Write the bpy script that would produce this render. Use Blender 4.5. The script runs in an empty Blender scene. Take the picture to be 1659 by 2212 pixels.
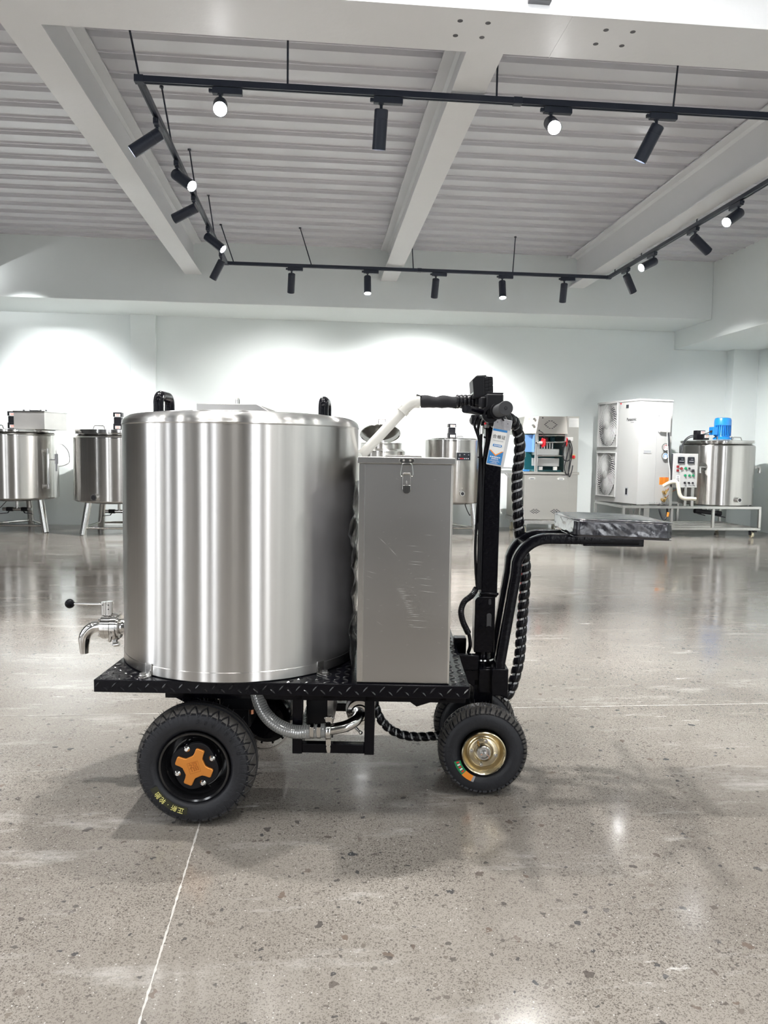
import bpy, bmesh, math, random
from math import sin, cos, pi, radians
from mathutils import Vector, Matrix
random.seed(7)
S = bpy.context.scene
COL = S.collection

# ------------------------------------------------------------------ camera
cam_d = bpy.data.cameras.new('camera')
cam = bpy.data.objects.new('camera', cam_d); COL.objects.link(cam)
cam_d.sensor_fit = 'VERTICAL'; cam_d.sensor_height = 36.0; cam_d.lens = 26.33
cam_d.clip_start = 0.05; cam_d.clip_end = 200
cam.matrix_world = Matrix(((0.995852, -0.007806, -0.090651, 0.0),
                           (-0.089765, 0.078439, -0.992869, 0.0),
                           (0.014861, 0.996888, 0.077412, 1.01),
                           (0, 0, 0, 1)))
S.camera = cam

# ------------------------------------------------------------------ world, exposure, unseen lights
S.view_settings.view_transform = 'Standard'
S.view_settings.look = 'None'
S.view_settings.gamma = 1.0
S.view_settings.use_curve_mapping = False
S.view_settings.exposure = 0.5
W = bpy.data.worlds.new('sky'); S.world = W; W.use_nodes = True
W.node_tree.nodes['Background'].inputs[0].default_value = (0.93, 0.96, 1.0, 1)
W.node_tree.nodes['Background'].inputs[1].default_value = 5.6
SPOT_W = 850.0

def area(name, loc, rot, sx, sy, power, color=(1, 1, 1), portal=False):
    d = bpy.data.lights.new(name, 'AREA'); d.shape = 'RECTANGLE'; d.size = sx; d.size_y = sy
    d.energy = power; d.color = color
    if portal:
        d.cycles.is_portal = True
    o = bpy.data.objects.new(name, d); COL.objects.link(o)
    o.location = loc; o.rotation_euler = rot
    return o
def added_fill_disc(x, y_, power):  # unseen discs added to fill the foreground and streak the tank's reflections
    d = bpy.data.lights.new('hall_lamp', 'AREA'); d.shape = 'DISK'; d.size = 0.32; d.energy = power; d.color = (1.0, 0.98, 0.95)
    o = bpy.data.objects.new('hall_lamp', d); COL.objects.link(o); o.location = (x, y_, 5.5)
for hx in (-4.2, -2.4, -0.8, 1.1, 2.7, 4.4):
    added_fill_disc(hx, 0.9, 20.0); added_fill_disc(hx + 0.3, -3.2, 28.0)
for hx, hy in ((-7.6, 2.9), (-7.0, 1.6), (-5.6, 2.4), (-6.2, -1.2), (-7.2, -4.0), (5.7, 2.2), (5.5, -1.0)): added_fill_disc(hx, hy, 26.0)
def added_key_fill_spot(x, y_, z, power, cone):  # unseen overhead key spots and a front fill, added to light the cart
    d = bpy.data.lights.new('hall_spot', 'SPOT'); d.energy = power; d.spot_size = radians(cone); d.spot_blend = 0.7; d.shadow_soft_size = 0.06; d.color = (1.0, 0.98, 0.95)
    o = bpy.data.objects.new('hall_spot', d); COL.objects.link(o); o.location = (x, y_, z)
added_key_fill_spot(-1.35, 3.0, 5.3, 560.0, 100)
added_key_fill_spot(0.35, 2.9, 5.3, 420.0, 100)
added_key_fill_spot(1.6, 0.5, 5.3, 200.0, 100)
def wall_washer(x, y_, z, target, power, cone):
    d = bpy.data.lights.new('wall_washer', 'SPOT'); d.energy = power; d.spot_size = radians(cone); d.spot_blend = 1.0; d.shadow_soft_size = 0.03
    o = bpy.data.objects.new('wall_washer', d); COL.objects.link(o); o.location = (x, y_, z)
    o.rotation_euler = (Vector(target) - Vector((x, y_, z))).to_track_quat('-Z', 'Y').to_euler()
wall_washer(-3.5, 8.5, 2.95, (-3.3, 10.35, 1.3), 270.0, 72)      # lamps of the next track, left of the picture
wall_washer(-4.5, 8.95, 2.75, (-4.25, 9.354, 2.98), 30.0, 100)
area('window_daylight', (-0.7, -8.25, 2.8), (radians(90), 0, 0), 12.6, 5.2, 1.0, portal=True)  # portals for the added window slots, passing the world's brightness
area('window_daylight', (-9.05, -2.3, 2.6), (0, radians(-90), 0), 4.8, 10.2, 1.0, portal=True)

# ------------------------------------------------------------------ materials
def mat(name, color, metal=0.0, rough=0.5, spec=0.5, coat=0.0, aniso=0.0, aniso_rot=0.0, emit=0.0,
        vary=0.05, scale=6.0, bump=0.0, bscale=60.0, alpha=1.0, trans=0.0, stretch=(1, 1, 1), rvary=0.0, tangent='Z'):
    m = bpy.data.materials.new(name); m.use_nodes = True
    nt = m.node_tree; b = nt.nodes['Principled BSDF']
    I = b.inputs
    I['Metallic'].default_value = metal; I['Roughness'].default_value = rough
    I['Specular IOR Level'].default_value = spec
    I['Coat Weight'].default_value = coat; I['Coat Roughness'].default_value = 0.08
    I['Alpha'].default_value = alpha; I['Transmission Weight'].default_value = trans
    tc = nt.nodes.new('ShaderNodeTexCoord'); mp = nt.nodes.new('ShaderNodeMapping')
    mp.inputs['Scale'].default_value = stretch
    nt.links.new(tc.outputs['Object'], mp.inputs['Vector'])
    nz = nt.nodes.new('ShaderNodeTexNoise'); nz.inputs['Scale'].default_value = scale; nz.inputs['Detail'].default_value = 4
    nt.links.new(mp.outputs[0], nz.inputs['Vector'])
    rp = nt.nodes.new('ShaderNodeMapRange')
    rp.inputs['To Min'].default_value = 1 - vary; rp.inputs['To Max'].default_value = 1 + vary
    nt.links.new(nz.outputs['Fac'], rp.inputs['Value'])
    mx = nt.nodes.new('ShaderNodeVectorMath'); mx.operation = 'SCALE'
    mx.inputs[0].default_value = color
    nt.links.new(rp.outputs[0], mx.inputs['Scale'])
    nt.links.new(mx.outputs[0], I['Base Color'])
    if rvary:
        rr = nt.nodes.new('ShaderNodeMapRange')
        rr.inputs['To Min'].default_value = max(0.02, rough - rvary); rr.inputs['To Max'].default_value = rough + rvary
        nt.links.new(nz.outputs['Fac'], rr.inputs['Value']); nt.links.new(rr.outputs[0], I['Roughness'])
    if aniso:
        I['Anisotropic'].default_value = aniso; I['Anisotropic Rotation'].default_value = aniso_rot
        tg = nt.nodes.new('ShaderNodeTangent'); tg.direction_type = 'RADIAL'; tg.axis = tangent
        nt.links.new(tg.outputs[0], I['Tangent'])
    if emit:
        I['Emission Color'].default_value = (1, 1, 1, 1); I['Emission Strength'].default_value = emit
    if bump:
        n2 = nt.nodes.new('ShaderNodeTexNoise'); n2.inputs['Scale'].default_value = bscale; n2.inputs['Detail'].default_value = 3
        nt.links.new(mp.outputs[0], n2.inputs['Vector'])
        bp = nt.nodes.new('ShaderNodeBump'); bp.inputs['Strength'].default_value = bump; bp.inputs['Distance'].default_value = 0.01
        nt.links.new(n2.outputs['Fac'], bp.inputs['Height']); nt.links.new(bp.outputs[0], I['Normal'])
    return m

MT = {}
MT['hall'] = mat('hall_paint_grey', (0.07, 0.072, 0.075), rough=0.7, vary=0.03, scale=2)  # unseen hall surfaces, kept dark to deepen contrast in the tank's reflections
MT['wall'] = mat('wall_paint', (0.84, 0.89, 0.885), rough=0.75, spec=0.25, vary=0.02, scale=1.5, bump=0.04, bscale=150)
MT['ceil'] = mat('deck_paint', (0.66, 0.665, 0.705), rough=0.26, spec=0.6, vary=0.03, scale=2)
MT['beam'] = mat('beam_paint', (0.80, 0.81, 0.825), rough=0.42, vary=0.03, scale=3, bump=0.12, bscale=25)
MT['hole'] = mat('bolt_hole_dark', (0.12, 0.12, 0.13), rough=0.8)
MT['frame_dark'] = mat('window_frame_grey', (0.05, 0.05, 0.055), rough=0.4)
MT['tank'] = mat('brushed_steel_tank', (0.66, 0.65, 0.635), metal=1, rough=0.29, aniso=1.0, aniso_rot=0.25, vary=0.05, scale=3,
                 stretch=(40, 40, 0.3), rvary=0.03)
MT['steel'] = mat('satin_steel', (0.62, 0.61, 0.59), metal=1, rough=0.26, vary=0.05, scale=8)
MT['polish'] = mat('polished_steel', (0.68, 0.67, 0.65), metal=1, rough=0.12, vary=0.03, scale=10)
MT['kettle'] = mat('kettle_steel', (0.60, 0.585, 0.56), metal=1, rough=0.24, aniso=0.9, aniso_rot=0.25, vary=0.16, scale=2.2, stretch=(9, 9, 0.25), rvary=0.06)
MT['boxsteel'] = mat('box_steel', (0.46, 0.45, 0.435), metal=1, rough=0.30, vary=0.05, scale=2.0, stretch=(1, 1, 3), rvary=0.05)
MT['dullsteel'] = mat('dull_steel', (0.62, 0.61, 0.59), metal=0.75, rough=0.45, vary=0.12, scale=5)
MT['sheet'] = mat('press_sheet_steel', (0.66, 0.635, 0.59), metal=1, rough=0.36, vary=0.06, scale=1.5, stretch=(1, 1, 6), rvary=0.06)
MT['black'] = mat('black_gloss_paint', (0.003, 0.003, 0.005), rough=0.18, spec=0.16, vary=0.2, scale=30, bump=0.08, bscale=90)
MT['tread'] = mat('dusty_tread', (0.050, 0.047, 0.044), rough=0.55, spec=0.35, vary=0.4, scale=25)
MT['rimblack'] = mat('rim_gloss_black', (0.008, 0.008, 0.009), rough=0.12, spec=0.6, coat=0.5, vary=0.2, scale=30)
MT['edge'] = mat('black_worn_tread', (0.012, 0.012, 0.014), rough=0.12, spec=0.9, vary=0.3, scale=40)
MT['blackmatt'] = mat('black_plastic', (0.006, 0.006, 0.008), rough=0.42, spec=0.25, vary=0.2, scale=30)
MT['rubber'] = mat('tyre_rubber', (0.017, 0.018, 0.022), rough=0.42, spec=0.36, vary=0.35, scale=14, bump=0.1, bscale=120, rvary=0.1)
MT['grip'] = mat('grip_rubber', (0.035, 0.036, 0.04), rough=0.6, vary=0.15, scale=40)
MT['cloth'] = mat('black_fabric_tape', (0.012, 0.012, 0.015), rough=0.85, vary=0.3, scale=80, bump=0.08, bscale=400)
MT['vinyl'] = mat('seat_vinyl', (0.014, 0.015, 0.022), rough=0.2, spec=0.7, coat=0.8, vary=0.3, scale=12, bump=0.35, bscale=22)
MT['spiral'] = mat('spiral_wrap_black', (0.006, 0.006, 0.008), rough=0.22, spec=0.3, vary=0.2, scale=30)
MT['pvc'] = mat('white_pvc', (0.66, 0.65, 0.61), rough=0.35, vary=0.05, scale=25)
MT['white'] = mat('white_coated_metal', (0.46, 0.465, 0.46), rough=0.35, vary=0.02, scale=5)
MT['whitep'] = mat('white_plastic', (0.82, 0.82, 0.80), rough=0.4, vary=0.03, scale=9)
MT['paper'] = mat('printed_white', (0.82, 0.82, 0.80), rough=0.6, vary=0.03, scale=20)
MT['film'] = mat('grey_film', (0.35, 0.35, 0.37), rough=0.2, spec=0.6, vary=0.3, scale=10, bump=0.5, bscale=20)
MT['oldfilm'] = mat('olive_sticker', (0.035, 0.036, 0.022), rough=0.25, spec=0.4, vary=0.4, scale=60)
MT['bluefilm'] = mat('blue_protective_film', (0.22, 0.42, 0.75), rough=0.3, vary=0.08, scale=6)
MT['orange'] = mat('orange_anodised', (0.72, 0.27, 0.05), metal=0.55, rough=0.35, vary=0.05, scale=20)
MT['orangeP'] = mat('orange_print', (0.85, 0.28, 0.03), rough=0.5, vary=0.05, scale=20)
MT['darkorange'] = mat('orange_engraving', (0.45, 0.14, 0.02), metal=0.5, rough=0.45)
MT['zinc'] = mat('yellow_zinc', (0.72, 0.63, 0.44), metal=1, rough=0.2, vary=0.25, scale=22)
MT['labelred'] = mat('label_red_print', (0.62, 0.10, 0.04), rough=0.5)
MT['brass'] = mat('brass', (0.70, 0.48, 0.20), metal=1, rough=0.25)
MT['copper'] = mat('copper', (0.55, 0.26, 0.16), metal=1, rough=0.3, vary=0.15, scale=30)
MT['hose'] = mat('grey_clear_hose', (0.25, 0.255, 0.25), rough=0.18, spec=0.6, coat=0.5, vary=0.08, scale=20)
MT['yellow'] = mat('yellow_print', (0.75, 0.70, 0.25), rough=0.5)
MT['green'] = mat('green_print', (0.02, 0.25, 0.09), rough=0.4, vary=0.1, scale=20)
MT['red'] = mat('red_plastic', (0.65, 0.02, 0.03), rough=0.35)
MT['darkred'] = mat('dark_red_plastic', (0.22, 0.01, 0.015), rough=0.3)
MT['blue'] = mat('blue_print', (0.03, 0.22, 0.55), rough=0.45, vary=0.06, scale=30)
MT['bluepaint'] = mat('blue_motor_paint', (0.005, 0.19, 0.58), rough=0.35, coat=0.3, vary=0.08, scale=10)
MT['teal'] = mat('teal_casting', (0.01, 0.10, 0.12), rough=0.4, vary=0.2, scale=8)
MT['ink'] = mat('black_ink', (0.02, 0.02, 0.025), rough=0.6)
MT['greyink'] = mat('grey_ink', (0.35, 0.36, 0.38), rough=0.6)
MT['lamp'] = mat('lamp_black', (0.022, 0.028, 0.044), rough=0.4, spec=0.4, vary=0.1, scale=20)  # black lifted towards blue to imitate lens flare haze over the lamps
MT['lens'] = mat('lamp_lens_lit', (0.9, 0.9, 0.9), rough=0.3, emit=40.0)
MT['reflector'] = mat('lamp_reflector', (0.8, 0.8, 0.8), metal=1, rough=0.15)
MT['foam'] = mat('cream_pipe_insulation', (0.72, 0.69, 0.58), rough=0.7, vary=0.05, scale=20)
MT['jointm'] = mat('floor_joint_filler', (0.43, 0.415, 0.39), rough=0.6, vary=0.45, scale=45)
MT['clear'] = mat('clear_sleeve', (0.62, 0.63, 0.64), rough=0.2, spec=0.6, vary=0.08, scale=20)
MT['lcd'] = mat('dark_display', (0.012, 0.014, 0.02), rough=0.15)
MT['caster'] = mat('cream_caster', (0.62, 0.58, 0.42), rough=0.45)

def floor_material():
    m = bpy.data.materials.new('polished_concrete'); m.use_nodes = True
    nt = m.node_tree; b = nt.nodes['Principled BSDF']; L = nt.links.new
    def N(t, **k):
        n = nt.nodes.new(t)
        for a, v in k.items():
            if a in n.inputs.keys(): n.inputs[a].default_value = v
            else: setattr(n, a, v)
        return n
    tc = N('ShaderNodeTexCoord'); P = tc.outputs['Object']
    def noise(sc, det=4, rough=0.55, vec=P):
        n = N('ShaderNodeTexNoise'); n.inputs['Scale'].default_value = sc; n.inputs['Detail'].default_value = det
        n.inputs['Roughness'].default_value = rough; L(vec, n.inputs['Vector']); return n.outputs['Fac']
    def ramp(fac, stops):
        r = N('ShaderNodeValToRGB'); L(fac, r.inputs[0])
        e = r.color_ramp.elements
        while len(e) < len(stops): e.new(0.5)
        for x, (p, c) in zip(e, stops):
            x.position = p; x.color = (c, c, c, 1) if not isinstance(c, tuple) else c + (1,)
        return r.outputs[0]
    def mixc(f, a, bb):
        n = N('ShaderNodeMix'); n.data_type = 'RGBA'
        for i, v in ((0, f), (6, a), (7, bb)):
            if isinstance(v, (tuple, float)): n.inputs[i].default_value = v + (1,) if isinstance(v, tuple) else v
            else: L(v, n.inputs[i])
        return n.outputs[2]
    def mul(a, bb):
        n = N('ShaderNodeMath'); n.operation = 'MULTIPLY'
        for i, v in ((0, a), (1, bb)):
            if isinstance(v, float): n.inputs[i].default_value = v
            else: L(v, n.inputs[i])
        return n.outputs[0]
    base = mixc(ramp(noise(0.9, 5, 0.6), [(0.35, 0.0), (0.65, 1.0)]), (0.185, 0.167, 0.148), (0.290, 0.268, 0.240))
    base = mixc(mul(ramp(noise(180, 2), [(0.3, 0.0), (0.7, 1.0)]), 0.35), base, (0.17, 0.155, 0.137))
    # aggregate: three sizes of embedded stones
    def stones(scale, frac, size, warp, soft=0.08):
        w = N('ShaderNodeTexNoise'); w.inputs['Scale'].default_value = scale * 1.3; L(P, w.inputs['Vector'])
        ad = N('ShaderNodeVectorMath'); ad.operation = 'MULTIPLY_ADD'
        L(w.outputs['Color'], ad.inputs[0]); ad.inputs[1].default_value = (warp / scale,) * 3; L(P, ad.inputs[2])
        v = N('ShaderNodeTexVoronoi'); v.inputs['Scale'].default_value = scale; v.voronoi_dimensions = '2D'
        L(ad.outputs[0], v.inputs['Vector'])
        sp = N('ShaderNodeSeparateColor'); L(v.outputs['Color'], sp.inputs[0])
        sel = ramp(sp.outputs[0], [(frac - 0.001, 1.0), (frac, 0.0)])
        # size differs from stone to stone
        sz = N('ShaderNodeMath'); sz.operation = 'MULTIPLY_ADD'; L(sp.outputs[1], sz.inputs[0]); sz.inputs[1].default_value = -size * 0.6; sz.inputs[2].default_value = size
        df = N('ShaderNodeMath'); df.operation = 'SUBTRACT'; L(sz.outputs[0], df.inputs[0]); L(v.outputs['Distance'], df.inputs[1])
        inn = N('ShaderNodeMapRange'); L(df.outputs[0], inn.inputs['Value']); inn.inputs['From Min'].default_value = 0; inn.inputs['From Max'].default_value = soft
        return mul(sel, inn.outputs[0]), sp.outputs[2]
    patch = ramp(noise(1.6, 3), [(0.36, 0.45), (0.62, 1.0)])
    m1, c1 = stones(300, 0.60, 0.60, 0.6, 0.10)
    base = mixc(mul(mul(m1, patch), 0.85), base, mixc(c1, (0.045, 0.038, 0.031), (0.13, 0.115, 0.10)))
    m2, c2 = stones(150, 0.20, 0.50, 0.9, 0.05)
    base = mixc(mul(mul(m2, patch), 0.85), base, mixc(c2, (0.04, 0.037, 0.034), (0.13, 0.115, 0.10)))
    m3, c3 = stones(62, 0.055, 0.44, 1.0, 0.035)
    base = mixc(mul(m3, 0.85), base, mixc(c3, (0.04, 0.042, 0.046), (0.15, 0.13, 0.11)))
    m5, c5 = stones(36, 0.020, 0.38, 1.1, 0.025)
    base = mixc(mul(m5, 0.85), base, mixc(c5, (0.035, 0.04, 0.045), (0.13, 0.10, 0.08)))
    m4, c4 = stones(190, 0.022, 0.36, 0.4)
    base = mixc(mul(m4, 0.7), base, (0.55, 0.54, 0.52))
    # pale scuffs and trowel marks, running across the room
    mp = N('ShaderNodeMapping'); mp.inputs['Scale'].default_value = (0.8, 3.0, 1.0); L(P, mp.inputs['Vector'])
    scuff = mul(ramp(noise(2.2, 7, 0.72, mp.outputs[0]), [(0.56, 0.0), (0.72, 1.0)]), 0.45)
    base = mixc(scuff, base, (0.56, 0.55, 0.53))
    sc2 = mul(ramp(noise(5.0, 8, 0.75, mp.outputs[0]), [(0.62, 0.0), (0.70, 1.0)]), ramp(noise(0.8, 2), [(0.48, 0.0), (0.6, 1.0)]))
    base = mixc(mul(sc2, 0.85), base, (0.74, 0.73, 0.71))
    L(base, b.inputs['Base Color'])
    rg = N('ShaderNodeMapRange'); L(noise(1.3, 6, 0.65, mp.outputs[0]), rg.inputs['Value'])
    rg.inputs['From Min'].default_value = 0.3; rg.inputs['From Max'].default_value = 0.7
    rg.inputs['To Min'].default_value = 0.05; rg.inputs['To Max'].default_value = 0.22
    L(rg.outputs[0], b.inputs['Roughness'])
    b.inputs['Specular IOR Level'].default_value = 0.65
    bp = N('ShaderNodeBump'); bp.inputs['Strength'].default_value = 0.06; bp.inputs['Distance'].default_value = 0.004
    L(noise(7, 4, 0.5), bp.inputs['Height']); L(bp.outputs[0], b.inputs['Normal'])
    return m
MT['floor'] = floor_material()

# ------------------------------------------------------------------ mesh builder
def vec(p): return Vector(p)
class M:
    def __init__(self): self.v = []; self.f = []; self.mi = []; self.cur = 0
    def add(self, vs, fs):
        o = len(self.v); self.v += [tuple(p) for p in vs]
        self.f += [tuple(i + o for i in f) for f in fs]; self.mi += [self.cur] * len(fs)
        return self
    def box(self, x0, x1, y0, y1, z0, z1):
        return self.add([(x0, y0, z0), (x1, y0, z0), (x1, y1, z0), (x0, y1, z0), (x0, y0, z1), (x1, y0, z1), (x1, y1, z1), (x0, y1, z1)],
                        [(0, 3, 2, 1), (4, 5, 6, 7), (0, 1, 5, 4), (1, 2, 6, 5), (2, 3, 7, 6), (3, 0, 4, 7)])
    def obox(self, c, sx, sy, sz, R=None):
        R = R or Matrix.Identity(3); c = vec(c)
        n = len(self.v); self.box(-sx / 2, sx / 2, -sy / 2, sy / 2, -sz / 2, sz / 2)
        for i in range(n, len(self.v)): self.v[i] = tuple(R @ vec(self.v[i]) + c)
        return self
    def bar(self, p0, p1, w, h, up=(0, 0, 1)):
        return self.sweep([p0, p1], rect(w, h), up=up)
    def sweep(self, pts, sec, up=None, closed_sec=True, caps=True, scale=None):
        pts = [vec(p) for p in pts]; n = len(pts); k = len(sec)
        T = [((pts[min(i + 1, n - 1)] - pts[max(i - 1, 0)]).normalized()) for i in range(n)]
        if up is None:
            a = Vector((0, 0, 1)) if abs(T[0].z) < 0.9 else Vector((1, 0, 0))
        else: a = vec(up)
        N = (a - T[0] * a.dot(T[0])).normalized(); vs = []
        for i in range(n):
            if up is not None:
                N = (vec(up) - T[i] * vec(up).dot(T[i])).normalized()
            elif i:
                q = T[i - 1].rotation_difference(T[i]); N = q @ N
                N = (N - T[i] * N.dot(T[i])).normalized()
            B = T[i].cross(N)
            s = scale[i] if scale else 1.0
            m = 1.0
            if up is not None and 0 < i < n - 1:
                c = ((pts[i] - pts[i - 1]).normalized()).dot(T[i]); m = 1.0 / max(c, 0.5)
            for (x, y) in sec: vs.append(pts[i] + B * (x * s) + N * (y * s * (m if up is not None else 1)))
        fs = []
        for i in range(n - 1):
            for j in range(k):
                jj = (j + 1) % k
                fs.append((i * k + j, i * k + jj, (i + 1) * k + jj, (i + 1) * k + j))
        if caps:
            fs.append(tuple(range(k))[::-1]); fs.append(tuple((n - 1) * k + j for j in range(k)))
        return self.add(vs, fs)
    def tube(self, pts, r, n=12, smooth=0, caps=True):
        if smooth: pts = catmull(pts, smooth)
        sec = [(cos(2 * pi * i / n), sin(2 * pi * i / n)) for i in range(n)]
        sc = [r] * len(pts) if not isinstance(r, (list, tuple)) else r
        if callable(r): sc = [r(i / (len(pts) - 1)) for i in range(len(pts))]
        return self.sweep(pts, sec, scale=sc, caps=caps)
    def cyl(self, p0, p1, r0, r1=None, n=24, caps=True):
        return self.tube([p0, p1], [r0, r0 if r1 is None else r1], n, caps=caps)
    def lathe(self, prof, c=(0, 0, 0), axis='z', n=64, a0=0.0, a1=2 * pi):
        full = abs(a1 - a0 - 2 * pi) < 1e-6; k = n if full else n + 1
        vs = []
        for (r, h) in prof:
            for i in range(k):
                t = a0 + (a1 - a0) * i / n
                x, y = r * cos(t), r * sin(t)
                p = (x, y, h) if axis == 'z' else ((x, h, y) if axis == 'y' else (h, x, y))
                vs.append((p[0] + c[0], p[1] + c[1], p[2] + c[2]))
        fs = []
        for j in range(len(prof) - 1):
            for i in range(n):
                i2 = (i + 1) % k
                fs.append((j * k + i, j * k + i2, (j + 1) * k + i2, (j + 1) * k + i))
        return self.add(vs, fs)
    def prism(self, poly, o, xd, yd, depth):
        o, xd, yd = vec(o), vec(xd).normalized(), vec(yd).normalized(); nd = xd.cross(yd) * depth
        k = len(poly)
        vs = [o + xd * x + yd * y for x, y in poly] + [o + xd * x + yd * y + nd for x, y in poly]
        return self.add(vs, [tuple(range(k))[::-1], tuple(range(k, 2 * k))] + [(i, (i + 1) % k, k + (i + 1) % k, k + i) for i in range(k)])
    def sphere(self, c, r, n=20):
        prof = [(max(1e-5, r * sin(pi * i / (n // 2))), -r * cos(pi * i / (n // 2))) for i in range(n // 2 + 1)]
        return self.lathe(prof, c, 'z', n)
    def disc(self, c, r, nrm, t, n=24):
        c, nrm = vec(c), vec(nrm).normalized()
        return self.cyl(c, c + nrm * t, r, n=n)

def rect(w, h): return [(-w / 2, -h / 2), (w / 2, -h / 2), (w / 2, h / 2), (-w / 2, h / 2)]
def catmull(P, k):
    P = [vec(p) for p in P]; out = []
    for i in range(len(P) - 1):
        a, b, c, d = P[max(i - 1, 0)], P[i], P[i + 1], P[min(i + 2, len(P) - 1)]
        for j in range(k):
            t = j / k
            out.append(0.5 * ((2 * b) + (c - a) * t + (2 * a - 5 * b + 4 * c - d) * t * t + (3 * b - a - 3 * c + d) * t ** 3))
    out.append(P[-1]); return out
def arcpts(c, r, a0, a1, n, ax=(1, 0, 0), ay=(0, 0, 1)):
    c, ax, ay = vec(c), vec(ax), vec(ay)
    return [c + ax * (r * cos(a0 + (a1 - a0) * i / n)) + ay * (r * sin(a0 + (a1 - a0) * i / n)) for i in range(n + 1)]
def rrect(w, h, r, n=5, cx=0, cy=0):
    out = []
    for (sx, sy, a) in ((1, 1, 0), (-1, 1, pi / 2), (-1, -1, pi), (1, -1, 1.5 * pi)):
        for i in range(n + 1):
            t = a + pi / 2 * i / n
            out.append((cx + sx * (w / 2 - r) + r * cos(t), cy + sy * (h / 2 - r) + r * sin(t)))
    return out

ORG = {}
def org(o):
    while o is not None:
        if o.name in ORG: return ORG[o.name]
        o = o.parent
    return Vector((0, 0, 0))
def obj(name, m, mats, parent=None, bevel=0.0, smooth=35, loc=None, kind=None, label=None):
    me = bpy.data.meshes.new(name); off = org(parent) if parent and loc is None else Vector((0, 0, 0))
    me.from_pydata([(p[0] - off.x, p[1] - off.y, p[2] - off.z) for p in m.v], [], m.f)
    if not isinstance(mats, (list, tuple)): mats = [mats]
    for x in mats: me.materials.append(MT[x])
    if len(mats) > 1: me.polygons.foreach_set('material_index', m.mi)
    bm = bmesh.new(); bm.from_mesh(me); bmesh.ops.recalc_face_normals(bm, faces=bm.faces); bm.to_mesh(me); bm.free()
    if smooth:
        me.shade_smooth(); me.set_sharp_from_angle(angle=radians(smooth))
    o = bpy.data.objects.new(name, me); COL.objects.link(o)
    if parent: o.parent = parent
    if loc is not None: o.location = loc
    if bevel:
        b = o.modifiers.new('bevel', 'BEVEL'); b.width = bevel; b.segments = 2; b.limit_method = 'ANGLE'; b.angle_limit = radians(40)
    if kind: o['kind'] = kind
    if label: o['label'] = label
    return o
def thing(name, label, cat, loc=(0, 0, 0), rz=0.0, group=None, world=True):
    o = bpy.data.objects.new(name, None); COL.objects.link(o); o.empty_display_size = 0.1
    o.location = loc; o.rotation_euler = (0, 0, rz)
    o['label'] = label; o['category'] = cat
    if group: o['group'] = group
    if world: ORG[o.name] = Vector(loc)        # children are given in room coordinates
    return o
def holder(name, parent, loc=(0, 0, 0)):
    o = bpy.data.objects.new(name, None); COL.objects.link(o); o.parent = parent; o.location = loc; o.empty_display_size = 0.05
    return o
def struct(name, m, mt, bevel=0.0, smooth=35, parent=None):
    o = obj(name, m, mt, parent, bevel, smooth)
    if not parent: o['kind'] = 'structure'
    return o
def text(name, s, size, o, xd, yd, mt, parent, extrude=0.0004, align='CENTER', spacing=1.0, sx=1.0, bold=0.0):
    cu = bpy.data.curves.new(name, 'FONT'); cu.body = s; cu.size = size; cu.extrude = extrude
    cu.align_x = align; cu.align_y = 'CENTER'; cu.space_character = spacing; cu.resolution_u = 3; cu.offset = bold
    t = bpy.data.objects.new(name, cu); COL.objects.link(t)
    dg = bpy.context.evaluated_depsgraph_get(); me = bpy.data.meshes.new_from_object(t.evaluated_get(dg))
    bpy.data.objects.remove(t); bpy.data.curves.remove(cu)
    xd, yd = vec(xd).normalized(), vec(yd).normalized(); zd = xd.cross(yd)
    off = org(parent)
    R = Matrix((xd * sx, yd, zd)).transposed().to_4x4(); R.translation = vec(o) - off
    me.transform(R); me.materials.clear(); me.materials.append(MT[mt])
    ob = bpy.data.objects.new(name, me); COL.objects.link(ob); ob.parent = parent
    return ob
def copy_tree(o, parent=None):
    c = o.copy(); COL.objects.link(c); c.parent = parent
    if o.name in ORG: ORG[c.name] = ORG[o.name].copy()
    for ch in list(o.children): copy_tree(ch, c)
    return c

# ================================================================== THE SETTING
ZC = 3.51        # underside of the steel deck
YB = 10.35       # back wall
f = M(); f.add([(-9, -8, 0), (6.6, -8, 0), (6.6, 10.6, 0), (-9, 10.6, 0), (-9, -8, -0.1), (6.6, -8, -0.1), (6.6, 10.6, -0.1), (-9, 10.6, -0.1)],
               [(0, 1, 2, 3), (7, 6, 5, 4), (0, 4, 5, 1), (1, 5, 6, 2), (2, 6, 7, 3), (3, 7, 4, 0)])
floor = struct('floor', f, 'floor', smooth=0)
# saw-cut joints filled with pale mortar (slightly wandering lines)
def joint(p0, p1, w):
    p0, p1 = vec(p0), vec(p1); n = 500; d = (p1 - p0); s = Vector((-d.y, d.x, 0)).normalized(); vs = []
    for i in range(n + 1):
        c = p0 + d * (i / n) + s * random.uniform(-.0006, .0006); ww = w * random.uniform(.35, 1.3)
        vs += [c - s * ww / 2, c + s * ww / 2]
    m = M(); m.add([(p.x, p.y, 0.0006) for p in vs], [(2 * i, 2 * i + 1, 2 * i + 3, 2 * i + 2) for i in range(n)])
    return obj('joint', m, 'jointm', floor, smooth=0)
joint((-8, 2.872, 0), (6.2, 2.886, 0), 0.0055)
joint((-0.312, 2.87, 0), (-0.288, -2.0, 0), 0.0048)

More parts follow.
